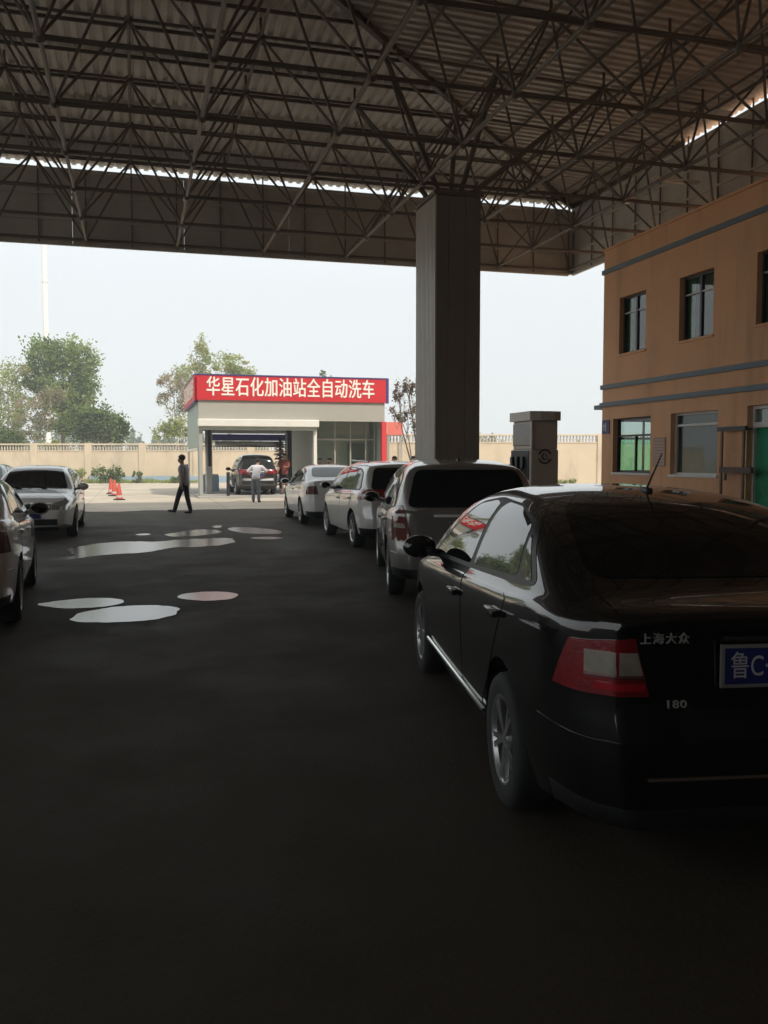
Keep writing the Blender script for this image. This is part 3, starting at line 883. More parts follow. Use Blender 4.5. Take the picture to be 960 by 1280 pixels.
def rounded(pts, r, n=4):
    out = []; N = len(pts)
    for i in range(N):
        p0, p, p1 = Vector(pts[i - 1]), Vector(pts[i]), Vector(pts[(i + 1) % N])
        a = (p0 - p); b = (p1 - p); rr = min(r, a.length * 0.45, b.length * 0.45)
        A_, B_ = p + a.normalized() * rr, p + b.normalized() * rr
        for k in range(n + 1):
            t = k / n; out.append((A_ * (1 - t) + p * t) * (1 - t) + (p * (1 - t) + B_ * t) * t)
    return out
def poly_planes(pts, axes):       # convex polygon in two axes -> bisect planes
    c = sum((Vector(p) for p in pts), Vector((0, 0))) / len(pts); pl = []
    N = len(pts)
    for i in range(N):
        a, b = Vector(pts[i]), Vector(pts[(i + 1) % N]); d = b - a
        if d.length < 1e-6: continue
        n = Vector((d.y, -d.x)).normalized()
        if n.dot(c - a) > 0: n = -n
        P3 = [0, 0, 0]; N3 = [0, 0, 0]
        P3[axes[0]], P3[axes[1]] = a; N3[axes[0]], N3[axes[1]] = n
        pl.append((tuple(P3), tuple(N3)))
    return pl
def side_planes(pts, sg, r=0.05):
    return [((0, 0.2 * sg, 0), (0, -sg, 0))] + poly_planes(rounded(pts, r), (0, 2))
def end_planes(pts, x, dirn, r=0.05):   # polygon in (y,z); keep x<..(dirn -1) or x>..(dirn 1)
    return [((x, 0, 0), (-dirn, 0, 0))] + poly_planes(rounded(pts, r), (1, 2))

def make_wheel(parent, x, y, r, width, sg, n_sp, tm, rm):
    e = bpy.data.objects.new('wheel', None); COL.objects.link(e); e.parent = parent
    e.location = (x, y, r); e.empty_display_size = 0.2
    Mw = Matrix.Rotation(-sg * math.pi / 2, 4, 'X')       # local z -> outward
    bm = bmesh.new(); h = width / 2; rr = r * 0.655
    lathe(bm, [(rr, -h * 0.9), (r * 0.9, -h), (r * 0.985, -h * 0.75), (r, -h * 0.4), (r, h * 0.4), (r * 0.985, h * 0.75), (r * 0.93, h * 0.97), (r * 0.80, h), (rr * 1.03, h * 0.92), (rr, h * 0.8), (rr, -h * 0.9)], 36, Mw)
    obj('tyre', bm, tm, e, True, 50)
    bm = bmesh.new()
    lathe(bm, [(rr * 0.995, -h * 0.6), (rr * 0.9, h * 0.1), (rr * 0.9, h * 0.72), (rr * 0.97, h * 0.9), (rr * 1.02, h * 0.93), (rr * 1.02, h * 0.85), (rr * 0.995, h * 0.6)], 36, Mw)
    lathe(bm, [(0.001, h * 0.80), (rr * 0.2, h * 0.78), (rr * 0.24, h * 0.6), (rr * 0.24, h * 0.2)], 20, Mw)
    for k in range(n_sp):
        a = 2 * math.pi * k / n_sp + 0.3
        for da in (-0.14, 0.14):
            p0 = Vector((rr * 0.16 * math.cos(a), rr * 0.16 * math.sin(a), h * 0.68)); p1 = Vector((rr * 0.95 * math.cos(a + da), rr * 0.95 * math.sin(a + da), h * 0.74))
            rbar(bm, Mw @ p0, Mw @ p1, rr * 0.13, rr * 0.13)
    lathe(bm, [(0.001, h * 0.15), (rr * 0.9, h * 0.12)], 24, Mw, 1)
    bmesh.ops.recalc_face_normals(bm, faces=bm.faces)
    obj('rim', bm, [rm, M['arch']], e, True, 35)
    return e

def bool_arches(lo, wheels, r, pm):
    body = lo.bm(); 
    for f in body.faces: f.smooth = True
    me = bpy.data.meshes.new('tmp'); body.to_mesh(me); body.free()
    me.materials.append(pm); me.materials.append(M['arch'])
    o = bpy.data.objects.new('tmp_body', me); COL.objects.link(o)
    cb = bmesh.new()
    for x, y, rw in wheels:
        sg = 1 if y > 0 else -1
        Mx = Matrix.Translation((x, sg * 0.82, rw + 0.015)) @ Matrix.Rotation(math.pi / 2, 4, 'X')
        bmesh.ops.create_cone(cb, cap_ends=True, segments=40, radius1=rw + r, radius2=rw + r, depth=0.62, matrix=Mx)
    for f in cb.faces: f.material_index = 1
    cm = bpy.data.meshes.new('tmpc'); cb.to_mesh(cm); cb.free()
    cm.materials.append(pm); cm.materials.append(M['arch'])
    c = bpy.data.objects.new('tmp_cut', cm); COL.objects.link(c)
    md = o.modifiers.new('b', 'BOOLEAN'); md.operation = 'DIFFERENCE'; md.solver = 'EXACT'; md.object = c
    dg = bpy.context.evaluated_depsgraph_get(); dg.update()
    res = bpy.data.meshes.new_from_object(o.evaluated_get(dg))
    bpy.data.objects.remove(o); bpy.data.objects.remove(c)
    b2 = bmesh.new(); b2.from_mesh(res)
    b2.normal_update()
    for e in b2.edges:
        if len(e.link_faces) == 2 and e.calc_face_angle(0) > R(42): e.smooth = False
    b2.to_mesh(res); b2.free()
    res.name = 'body'
    return res

def car(name, wheel_pt, wheel_off, heading, spec, label, group=None):
    """wheel_pt: ground contact of a rear wheel; wheel_off: local y of that contact; heading clockwise from +y world."""
    h = R(heading); fx, fy = math.sin(h), math.cos(h); lx, ly = -math.cos(h), math.sin(h)
    ox, oy = wheel_pt[0] - lx * wheel_off, wheel_pt[1] - ly * wheel_off
    root = empty(name, (ox, oy, spec.get('z', 0)), math.pi / 2 - h, label, 'car', group)
    sp = spec; lo = Loft(sp['xr'], sp['xf'], sp['top'], sp['belt'], sp['plan'], sp['tum'], sp['rd'], sp['fd'], sp.get('zbot', 0.2), sp.get('pup', 2.6), sp.get('qup', 5.0))
    wb, tr, wr = sp['wb'], sp['track'], sp['wr']
    pm = sp['paint']
    ws = [(0, tr, wr), (0, -tr, wr), (wb, tr, wr), (wb, -tr, wr)]
    me = bool_arches(lo, ws, 0.055, pm)
    link_mesh('body', me, [pm, M['arch']], root)
    for x, y, r_ in ws:
        make_wheel(root, x, y, r_, 0.20, 1 if y > 0 else -1, sp.get('spokes', 5), M['tyre'], M['alloy'])
    # side glass and doors
    for sg in (1, -1):
        obj('window_trim', lo.patch(side_planes(sp['dlo'], sg, 0.09), 0.0022, 0.004), sp.get('trim', M['black']), root)
        for gp in sp['glass']:
            obj('side_window', lo.patch(side_planes(gp, sg, 0.05), 0.0045, 0.004), M['carglass'], root)
        for (dp, hx) in sp['doors']:
            d = obj('door', lo.patch(side_planes(dp, sg, 0.06), 0.003, 0.008), pm, root)
            hz_ = lo.fb(hx) - 0.115
            hy = lo.fp(hx) * 1.0
            b = bmesh.new()
            box(b, hx - 0.10, hx + 0.10, -0.012, 0.022, -0.016, 0.016, 0, 0.012, Matrix.Translation((0, sg * (hy + 0.016), hz_)))
            obj('handle', b, sp.get('handle', pm), d, True)
        # mirror
        mx = sp['mirror']; my = lo.fp(mx) * 0.955
        b = bmesh.new()
        ball(b, (mx, sg * (my + 0.125), sp['mz']), 0.1, 0.62, 1.15, 0.78, 3)
        bar(b, (mx + 0.02, sg * (my - 0.05), sp['mz'] - 0.05), (mx + 0.01, sg * (my + 0.06), sp['mz'] - 0.04), 0.028, 8)
        mo = obj('mirror', b, pm, root, True, 60)
        b = bmesh.new(); ball(b, (mx - 0.045, sg * (my + 0.125), sp['mz']), 0.085, 0.25, 1.12, 0.74, 2)
        obj('mirror_glass', b, M['carglass'], mo, True, 60)
    obj('windscreen', lo.patch(end_planes(sp['ws'], wb * 0.45, 1, 0.08), 0.004, 0.006, lambda f: f.calc_center_median().z > 0.85), M['carglass'], root)
    obj('rear_window', lo.patch(end_planes(sp['rw'], wb * 0.35, -1, 0.09), 0.004, 0.006), M['rearglass'], root)
    for nm, m, pl, off, par in sp['extra'](lo):
        par_o = root if par is None else next(c for c in root.children if c.name.split('.')[0] == par)
        obj(nm, lo.patch(pl, off, off + 0.006), m, par_o)
    # underbody shadow plate keeps light from passing below the arches
    b = bmesh.new(); box(b, sp['xr'] + 0.25, sp['xf'] - 0.25, -0.5, 0.5, 0.17, 0.3)
    obj('underbody', b, M['arch'], root)
    if 'after' in sp: sp['after'](root, lo)
    return root, lo

def plate(root, x, z, dirn, text=None, w_=0.44, h_=0.14, y=0.0, tilt=0.0):
    ex = (0, dirn, 0)                      # reading direction seen from that end
    b = bmesh.new()
    Mx = frame_face((x, y, z), ex, (-dirn * math.sin(tilt) * -1, 0, math.cos(tilt)))
    box(b, -w_ / 2, w_ / 2, -h_ / 2, h_ / 2, 0, 0.008, 0, 0.003, Mx)
    p = obj('number_plate', b, M['plate'], root)
    b = bmesh.new()
    for a in ((-w_ / 2 - 0.008, -w_ / 2 + 0.004, -h_ / 2 - 0.008, h_ / 2 + 0.008), (w_ / 2 - 0.004, w_ / 2 + 0.008, -h_ / 2 - 0.008, h_ / 2 + 0.008)):
        box(b, a[0], a[1], a[2], a[3], -0.004, 0.011, 0, 0, Mx)
    for a in ((-h_ / 2 - 0.008, -h_ / 2 + 0.004), (h_ / 2 - 0.004, h_ / 2 + 0.008)):
        box(b, -w_ / 2 + 0.0045, w_ / 2 - 0.0045, a[0], a[1], -0.004, 0.0105, 0, 0, Mx)
    obj('plate_frame', b, M['galv'], p)
    if text:
        text_obj('characters', text, 0.105, Mx @ Matrix.Translation((-w_ / 2 + 0.025, -0.004, 0.0085)), M['plate_white'], p, 0.0008, 0.0, 'LEFT', 1.0, 0.72)
    return p

def rear_bump(lo_, hi_, amt, lip=None):
    def f(z):
        v = amt * sst(lo_ - 0.15, lo_, z) * (1 - sst(hi_ - 0.04, hi_ + 0.16, z))
        if lip: v += lip[1] * sst(lip[0] - 0.06, lip[0], z)
        return v
    return f

def sedan_spec(pm, L=0.0, tail='plain', trunk=1.09, **kw):
    xr, xf, wb = -0.93, 3.42 + L, 2.60 + L
    def extra(lo):
        out = []
        for sg in (1, -1):
            # tail lamps wrap round the corner
            base = [((0, sg * 0.40, 0.87), (0, -sg * 0.96, -0.28 * 0)), ((0, 0, 0.775), (0, 0, -1)), ((0, 0, 1.005), (0, 0, 1)), ((xr + 0.33, 0, 0), (1, 0, 0.0))]
            inner = ((0, sg * 0.56, 0.87), (0, -sg * math.cos(R(14)), math.sin(R(14))))
            outer = ((xr + 0.165, 0, 0.89), (math.cos(R(28)), 0, math.sin(R(28))))
            out.append(('tail_lamp', M['tail_red'] if tail != 'dim' else M['tail_dark'], [inner, ((0, 0, 0.765), (0.0, 0, -1)), ((0, sg * 0.6, 0.975), (0, sg * 0.12, 0.993)), outer, ((0, sg * 0.2, 0), (0, -sg, 0))], 0.010, None))
            if tail == 'clear':
                for y0, y1 in ((0.53, 0.640), (0.648, 0.735)):
                    out.append(('lamp_lens', M['tail_clear'], [((0, sg * 0.565, 0.87), (0, -sg * math.cos(R(14)), math.sin(R(14)))), ((0, 0, 0.842), (0, 0, -1)), ((0, 0, 0.925), (0, 0, 1)), ((0, sg * y1, 0), (0, sg, 0)), ((0, sg * y0, 0), (0, -sg, 0)), ((0.5, 0, 0), (1, 0, 0)), ((0, sg * 0.2, 0), (0, -sg, 0))], 0.0125, 'tail_lamp'))
                out.append(('reflector_strip', M['tail_bright'], [((0, sg * 0.55, 0.80), (0, -sg, 0)), ((0, 0, 0.785), (0, 0, -1)), ((0, 0, 0.812), (0, 0, 1)), ((0, sg * 0.71, 0), (0, sg, 0)), ((0.5, 0, 0), (1, 0, 0)), ((0, sg * 0.2, 0), (0, -sg, 0))], 0.012, 'tail_lamp'))
                out.append(('lamp_trim', M['chrome'], [((0, sg * 0.53, 0.80), (0, -sg, 0)), ((0, 0, 0.832), (0, 0, -1)), ((0, 0, 0.838), (0, 0, 1)), ((0, sg * 0.735, 0), (0, sg, 0)), ((0.5, 0, 0), (1, 0, 0)), ((0, sg * 0.2, 0), (0, -sg, 0)), ((0, sg * 0.56, 0.87), (0, -sg * math.cos(R(14)), math.sin(R(14))))], 0.0135, 'tail_lamp'))
            # head lamps
            out.append(('head_lamp', M['lamp_clear'], [((0, sg * 0.42, 0), (0, -sg, 0)), ((0, 0, 0.60), (0, 0, -1)), ((xf, 0, 0.73), (0.35, 0, 0.94)), ((xf - 0.42, 0, 0), (-1, 0, 0)), ((xf, sg * 0.45, 0.60), (0, -sg * 0.35, -0.94))], 0.006, None))
        out.append(('boot_lid', pm, [((0, 0.62, 0), (0, 1, 0)), ((0, -0.62, 0), (0, -1, 0)), ((0, 0, 0.64), (0, 0, -1)), ((-0.66, 0, 0), (1, 0, 0))], 0.005, None))
        out.append(('rear_bumper', pm, [((0, 0, 0.60), (0, 0, 1)), ((0, 0, 0.30), (0, 0, -1)), ((xr + 0.40, 0, 0), (1, 0, 0))], 0.004, None))
        out.append(('bumper_skirt', M['black'], [((0, 0, 0.36), (0, 0, 1)), ((xr + 0.30, 0, 0), (1, 0, 0))], 0.006, None))
        out.append(('grille', M['black'], [((0, 0.40, 0), (0, 1, 0)), ((0, -0.40, 0), (0, -1, 0)), ((0, 0, 0.60), (0, 0, -1)), ((0, 0, 0.71), (0, 0, 1)), ((xf - 0.3, 0, 0), (-1, 0, 0))], 0.006, None))
        out.append(('air_intake', M['black'], [((0, 0.52, 0), (0, 1, 0)), ((0, -0.52, 0), (0, -1, 0)), ((0, 0, 0.30), (0, 0, -1)), ((0, 0, 0.42), (0, 0, 1)), ((xf - 0.3, 0, 0), (-1, 0, 0))], 0.006, None))
        out.append(('bonnet', pm, [((0, 0.68, 0), (0, 1, 0)), ((0, -0.68, 0), (0, -1, 0)), ((xf - 0.28, 0, 0), (1, 0, 0)), ((wb + 0.05 - 0.05, 0, 0), (-1, 0, 0)), ((0, 0, 0.7), (0, 0, -1))], 0.003, None))
        return out
    d = dict(
        xr=xr, xf=xf, wb=wb, track=0.745, wr=0.312, paint=pm,
        top=[(xr, trunk), (-0.86, trunk + 0.012), (-0.72, trunk + 0.028), (-0.60, trunk + 0.07), (-0.2, 1.30), (0.2, 1.41), (0.7, 1.466), (1.15, 1.472), (1.5, 1.45), (1.8, 1.385), (2.2 + L, 1.16), (2.48 + L, 0.995), (2.65 + L, 0.955), (3.0 + L, 0.90), (3.25 + L, 0.83), (xf, 0.735)],
        belt=[(xr, trunk - 0.035), (-0.5, 1.045), (0.0, 1.015), (1.0, 0.965), (2.1, 0.905), (2.6, 0.87), (3.1 + L, 0.79), (xf, 0.70)],
        plan=[(xr, 0.665), (xr + 0.06, 0.735), (xr + 0.16, 0.785), (xr + 0.38, 0.825), (0.1, 0.848), (1.2, 0.853), (2.4, 0.848), (2.9 + L, 0.815), (3.2 + L, 0.75), (3.36 + L, 0.66), (xf, 0.58)],
        tum=[(xr, 0.19), (1.6, 0.20), (xf, 0.19)],
        rd=rear_bump(0.36, 0.60, 0.035, (trunk - 0.02, 0.022)), fd=rear_bump(0.34, 0.58, 0.05),
        dlo=[(-0.38, 1.085), (-0.02, 1.31), (0.50, 1.385), (1.10, 1.395), (1.52, 1.35), (2.16, 1.02), (2.22, 0.945), (1.0, 1.0), (-0.2, 1.06)],
        glass=[[(-0.06, 1.085), (0.06, 1.305), (0.46, 1.372), (0.78, 1.378), (0.86, 1.345), (0.86, 1.03)][::1],
               [(-0.30, 1.09), (0.0, 1.282), (-0.10, 1.088)],
               [(0.95, 1.025), (0.95, 1.36), (1.12, 1.375), (1.48, 1.335), (2.08, 1.02), (2.13, 0.975)]],
        doors=[([(0.93, 0.36), (0.93, 0.965), (0.0, 1.00), (-0.12, 0.93), (0.30, 0.52), (0.42, 0.36)], 0.12),
               ([(0.95, 0.36), (0.95, 0.965), (2.05, 0.905), (2.12, 0.75), (2.08, 0.36)], 1.12)],
        mirror=1.98, mz=1.02,
        ws=[(-0.66, 0.98), (-0.52, 1.40), (0.52, 1.40), (0.66, 0.98)],
        rw=[(-0.63, trunk + 0.075), (-0.50, 1.40), (0.50, 1.40), (0.63, trunk + 0.075)],
        extra=extra)
    d.update(kw); return d

def mpv_spec(pm, H=1.62, tail='round', L=0.0, bevel=0.0, **kw):
    xr, xf, wb = -0.80, 3.52 + L, 2.68 + L
    k = H / 1.62
    def extra(lo):
        out = []
        for sg in (1, -1):
            if tail == 'round':
                out.append(('tail_lamp', M['tail_dark'], [((0, sg * 0.685, 0.9), (0, -sg * 0.97, 0.24)), ((0, 0, 0.70), (0, 0, -1)), ((0, 0, 1.10), (0, 0, 1)), ((xr + 0.22, 0, 0), (1, 0, 0)), ((0, sg * 0.2, 0), (0, -sg, 0))], 0.010, None))
                out.append(('lamp_lens', M['tail_clear'], [((0, sg * 0.72, 0.9), (0, -sg * 0.97, 0.24)), ((0, 0, 0.85), (0, 0, -1)), ((0, 0, 0.90), (0, 0, 1)), ((xr + 0.14, 0, 0), (1, 0, 0)), ((0, sg * 0.2, 0), (0, -sg, 0))], 0.0125, 'tail_lamp'))
            else:
                out.append(('tail_lamp', M['tail_red'], [((0, sg * 0.42, 0.9), (0, -sg * 0.9, -0.43)), ((0, 0, 0.90), (0, 0, -1)), ((0, 0, 1.08), (0, 0, 1)), ((xr + 0.30, 0, 0), (1, 0, 0)), ((0, sg * 0.2, 0), (0, -sg, 0))], 0.010, None))
            out.append(('head_lamp', M['lamp_clear'], [((0, sg * 0.45, 0), (0, -sg, 0)), ((0, 0, 0.68), (0, 0, -1)), ((0, 0, 0.86), (0, 0, 1)), ((xf - 0.42, 0, 0), (-1, 0, 0))], 0.006, None))
        out.append(('tailgate', pm, [((0, 0.60, 0), (0, 1, 0)), ((0, -0.60, 0), (0, -1, 0)), ((0, 0, 0.56), (0, 0, -1)), ((0, 0, 1.02), (0, 0, 1)), ((0.2, 0, 0), (1, 0, 0))], 0.004, None))
        out.append(('plate_garnish', M['badge'], [((0, 0.40, 0), (0, 1, 0)), ((0, -0.40, 0), (0, -1, 0)), ((0, 0, 0.972), (0, 0, -1)), ((0, 0, 1.0), (0, 0, 1)), ((0.2, 0, 0), (1, 0, 0))], 0.012, None))
        out.append(('rear_bumper', pm, [((0, 0, 0.57), (0, 0, 1)), ((0, 0, 0.40), (0, 0, -1)), ((xr + 0.32, 0, 0), (1, 0, 0))], 0.006, None))
        out.append(('bumper_skirt', M['black'], [((0, 0, 0.40), (0, 0, 1)), ((xr + 0.30, 0, 0), (1, 0, 0))], 0.008, None))
        out.append(('grille', M['black'], [((0, 0.42, 0), (0, 1, 0)), ((0, -0.42, 0), (0, -1, 0)), ((0, 0, 0.66), (0, 0, -1)), ((0, 0, 0.82), (0, 0, 1)), ((xf - 0.3, 0, 0), (-1, 0, 0))], 0.006, None))
        return out
    d = dict(
        xr=xr, xf=xf, wb=wb, track=0.765, wr=0.325, paint=pm, zbot=0.22,
        top=[(xr, 1.06), (-0.77, 1.12), (-0.66, 1.34 * k), (-0.56, 1.50 * k), (-0.46, 1.555 * k), (-0.2, 1.585 * k), (0.5, 1.615 * k), (1.1, 1.62 * k), (1.6, 1.575 * k), (1.85, 1.50 * k), (2.25 + L, 1.26), (2.55 + L, 1.07), (2.75 + L, 1.02), (3.1 + L, 0.965), (3.36 + L, 0.89), (xf, 0.79)],
        belt=[(xr, 1.03), (-0.4, 1.03), (0.5, 1.00), (1.4, 0.97), (2.3, 0.93), (2.8, 0.90), (3.2 + L, 0.83), (xf, 0.75)],
        plan=[(xr, 0.70), (xr + 0.05, 0.765), (xr + 0.13, 0.815), (xr + 0.32, 0.86), (0.1, 0.885), (1.2, 0.89), (2.4, 0.88), (2.9 + L, 0.845), (3.25 + L, 0.77), (3.44 + L, 0.66), (xf, 0.57)],
        tum=[(xr, 0.15), (1.6, 0.16), (xf, 0.15)],
        rd=rear_bump(0.40, 0.60, 0.07), fd=rear_bump(0.36, 0.62, 0.05), pup=3.0, qup=5.5,
        dlo=[(-0.52, 1.10), (-0.40, 1.40 * k), (-0.1, 1.475 * k), (1.15, 1.505 * k), (1.50, 1.45 * k), (2.28, 1.06), (2.32, 0.99), (1.0, 1.02), (-0.45, 1.06)],
        glass=[[(0.12, 1.06), (0.12, 1.44 * k), (0.20, 1.465 * k), (0.92, 1.485 * k), (0.92, 1.045)],
               [(-0.46, 1.10), (-0.35, 1.385 * k), (-0.1, 1.445 * k), (0.05, 1.45 * k), (0.05, 1.075), (-0.40, 1.075)],
               [(1.0, 1.04), (1.0, 1.485 * k), (1.14, 1.485 * k), (1.46, 1.435 * k), (2.2, 1.06), (2.25, 1.01)]],
        doors=[([(0.98, 0.38), (0.98, 0.985), (0.08, 1.01), (-0.02, 0.93), (0.34, 0.52), (0.44, 0.38)], 0.2),
               ([(1.0, 0.38), (1.0, 0.985), (2.15, 0.93), (2.22, 0.78), (2.16, 0.38)], 1.2)],
        mirror=2.08, mz=1.08,
        ws=[(-0.68, 1.07), (-0.56, 1.50 * k), (0.56, 1.50 * k), (0.68, 1.07)],
        rw=[(-0.69, 1.075), (-0.58, 1.49 * k), (0.58, 1.49 * k), (0.69, 1.075)],
        extra=extra)
    d.update(kw); return d

def aerial(root, x, z, m, ln=0.42, lean=0.9, y=0.0):
    b = bmesh.new(); box(b, x - 0.05, x + 0.06, y - 0.02, y + 0.02, z - 0.03, z + 0.02, 0, 0.015)
    bar(b, (x, y, z + 0.01), (x - ln * math.cos(lean), y, z + ln * math.sin(lean)), 0.006, 8, 0.003)
    obj('aerial', b, m, root, True)

def front_badge(root, x, z, r=0.055):
    b = bmesh.new(); Mx = frame_face((x, 0, z), (0, 1, 0), (0, 0, 1))
    lathe(b, [(r, 0), (r, 0.012), (r * 0.82, 0.014), (r * 0.82, 0.0)], 24, Mx)
    rbar(b, Mx @ Vector((-r * 0.5, r * 0.6, 0.008)), Mx @ Vector((0, -r * 0.6, 0.008)), 0.012, 0.01)
    rbar(b, Mx @ Vector((r * 0.5, r * 0.6, 0.008)), Mx @ Vector((0, -r * 0.6, 0.008)), 0.012, 0.01)
    bmesh.ops.recalc_face_normals(b, faces=b.faces)
    obj('badge', b, M['chrome'], root)

def wiper(root, lo, wb):
    b = bmesh.new()
    for y0, y1 in ((0.45, -0.1), (-0.05, -0.55)):
        bar(b, (wb - 0.06, y0, lo.ft(wb - 0.06) + 0.02), (wb - 0.30, y1, lo.ft(wb - 0.30) + 0.0), 0.008, 6)
    obj('wiper', b, M['black'], root)

QG = 'cars queueing for the car wash'
# A: black saloon in the foreground
def after_black(root, lo):
    xr = lo.xr
    xs = xr - 0.045
    plate(root, xs - 0.012, 0.875, -1, '鲁C·F', y=0.05)
    b = bmesh.new(); box(b, xs - 0.022, xs + 0.01, -0.26, 0.26, 0.962, 0.98, 0, 0.006)
    obj('plate_garnish', b, M['black'], root)
    Mx = frame_face((xs - 0.006, 0.485, 0.975), (0, -1, 0), (0, 0, 1))
    text_obj('lettering', '上海大众', 0.042, Mx, M['lettering'], root, 0.003, 0.0003, 'CENTER', 1.25, 1.0)
    Mx = frame_face((xs + 0.004, 0.435, 0.735), (0, -1, 0), (0, 0, 1))
    text_obj('lettering', '180', 0.040, Mx, M['lettering'], root, 0.003, 0.0003, 'CENTER', 1.1, 1.3)
    aerial(root, 0.50, 1.448, M['black'], 0.27, 0.8, -0.05)
    b = bmesh.new(); bar(b, (xs - 0.03, -0.55, 0.47), (xs - 0.03, 0.55, 0.47), 0.008, 8); obj('bumper_strip', b, M['chrome'], root)
    for sg in (1, -1):
        b = bmesh.new(); bar(b, (0.36, sg * 0.842, 0.345), (2.2, sg * 0.842, 0.345), 0.012, 8); obj('sill_strip', b, M['chrome'], root)
    front_badge(root, lo.xf + 0.05, 0.66)
car('black_sedan', (1.62, 3.77), 0.84, 9.6, sedan_spec(P_BLACK, 0, 'clear', 1.065, after=after_black, handle=P_BLACK), 'glossy black sedan nearest the camera, seen from its left rear', QG)
# B: silver people carrier
def after_silver(root, lo):
    plate(root, lo.xr - 0.055, 0.85, -1, '3F')
    aerial(root, 0.1, 1.60, M['black'], 0.18, 1.25)
    b = bmesh.new(); bar(b, (lo.xr - 0.03, 0, 1.09), (lo.xr + 0.02, -0.42, 1.14), 0.008, 6); obj('wiper', b, M['black'], root)
car('silver_minivan', (2.88, 10.15), 0.86, 12.5, mpv_spec(P_SILVER, 1.62, 'round', after=after_silver), 'dusty silver people carrier just ahead of the black sedan', QG)
# C: pearl crossover
def after_c(root, lo):
    plate(root, lo.xr - 0.055, 0.80, -1, None)
    for sg in (1, -1):
        b = bmesh.new(); bar(b, (-0.25, sg * 0.6, 1.555), (1.2, sg * 0.6, 1.58), 0.018, 8); obj('roof_rail', b, M['galv'], root, True)
car('white_crossover', (3.77, 15.68), 0.86, 1.5, mpv_spec(P_PEARL, 1.58, 'wide', -0.05, after=after_c), 'pale silver-white crossover third in the queue with red tail lamps', QG)
# D: white saloon
def after_d(root, lo):
    plate(root, lo.xr - 0.05, 0.90, -1, None)
car('white_sedan', (3.87, 21.6), 0.84, 1.6, sedan_spec(P_WHITE, 0, 'dim', 1.10, after=after_d), 'white sedan at the head of the queue outside the wash bay', QG)
# E: dark suv in the bay
def after_e(root, lo):
    plate(root, lo.xr - 0.055, 0.85, -1, None)
car('dark_suv', (4.95 - 0.86, 38.35), 0.86, 0, mpv_spec(P_DARKRED, 1.74, 'wide', 0.05, after=after_e, z=0.07), 'dark reddish-brown SUV standing inside the car wash bay')
# F: white saloon facing us
def after_f(root, lo):
    plate(root, lo.xf + 0.088, 0.50, 1, None)
    front_badge(root, lo.xf + 0.035, 0.665, 0.07)
    wiper(root, lo, 2.6)
    for sg in (1, -1):
        b = bmesh.new(); ball(b, (lo.xf - 0.02, sg * 0.52, 0.40), 0.06, 0.5, 1, 1, 2); obj('fog_lamp', b, M['lamp_clear'], root, True)
# rear axle lies farther away; the car's own left side is on the right
car('white_sedan', (-1.21, 22.1), 0.84, 180, sedan_spec(P_WHITE, 0, 'plain', 1.09, after=after_f), 'white sedan facing the camera with dark windscreen and grille')
# G: white saloon cut by the left edge
def after_g(root, lo):
    plate(root, lo.xr - 0.05, 0.90, -1, None)
car('white_sedan', (-1.13, 9.46), -0.84, -3.0, sedan_spec(P_WHITE, 0, 'plain', 1.09, after=after_g), 'white sedan cut off by the left picture edge, tail lamp lit red by daylight')
# H: grey-green saloon far left
car('grey_green_sedan', (-3.55, 30.2), 0.84, 180, sedan_spec(P_TEAL, 0, 'plain', 1.09), 'grey-green car behind the facing white sedan at far left')

# ------------------------------------------------------------------ car wash
WU0, WU1, WV = 2.5, 10.45, 37.33
wash = empty('car_wash', (WU0, WV, 0), 0, 'single-storey drive-through car wash with grey panels and glass office', 'building')
WW = WU1 - WU0; WD = 8.2; BAY = 4.9
part('floor_slab', lambda b: box(b, -0.1, WW + 0.1, -0.9, WD + 0.5, 0, 0.07), M['concrete'], wash)
part('front_panel', lambda b: box(b, 0, WW, 0, 0.12, 3.21, 5.0), M['wash_panel'], wash)
part('roof', lambda b: box(b, 0.02, WW - 0.02, 0.122, WD, 3.6, 3.72), M['wash_grey'], wash)
part('side_panel', lambda b: (box(b, 0, 0.1, 0.122, WD, 2.1, 5.0), box(b, 0.002, 0.09, 0.3, 0.9, 0.07, 2.1)), M['wash_side'], wash)
part('side_panel', lambda b: box(b, WW - 0.1, WW, 0.122, WD, 0.07, 5.0), M['wash_side'], wash)
part('rear_panel', lambda b: (box(b, 0.1, BAY, WD - 0.1, WD, 3.0, 5.0), box(b, BAY, WW - 0.1, WD - 0.1, WD, 0.07, 5.0)), M['wash_grey'], wash)
part('side_rail', lambda b: (box(b, -0.02, 0.08, 0.9, WD, 1.95, 2.08), box(b, 0.0, 0.08, WD - 0.12, WD, 0.07, 1.95)), M['wash_white'], wash)
sh = part('shutter_box', lambda b: box(b, -0.05, BAY + 0.08, -0.36, -0.003, 2.94, 3.24, 0, 0.03), M['wash_white'], wash)
part('shutter_slot', lambda b: box(b, 0.05, BAY, -0.20, 0.05, 2.80, 2.938), M['wash_grey'], sh)
part('corner_post', lambda b: box(b, 0.0, 0.14, -0.1, 0.118, 0.07, 3.208), M['wash_panel'], wash)
part('bay_post', lambda b: box(b, BAY - 0.1, BAY + 0.03, -0.08, 0.118, 0.07, 2.94), M['wash_white'], wash)
part('red_post', lambda b: box(b, WW - 0.16, WW + 0.06, -0.14, 0.118, 0.07, 3.208), M['redpost'], wash)
# partition between bay and glass office
def f(b):
    for k in range(26):
        y = 0.8 + k * 0.28
        box(b, BAY + 0.02, BAY + 0.08, y, y + 0.25, 0.07, 3.58)
    box(b, BAY + 0.081, BAY + 0.1, 0.8, WD - 0.1, 0.07, 3.58)
part('partition', f, M['wash_grey'], wash)
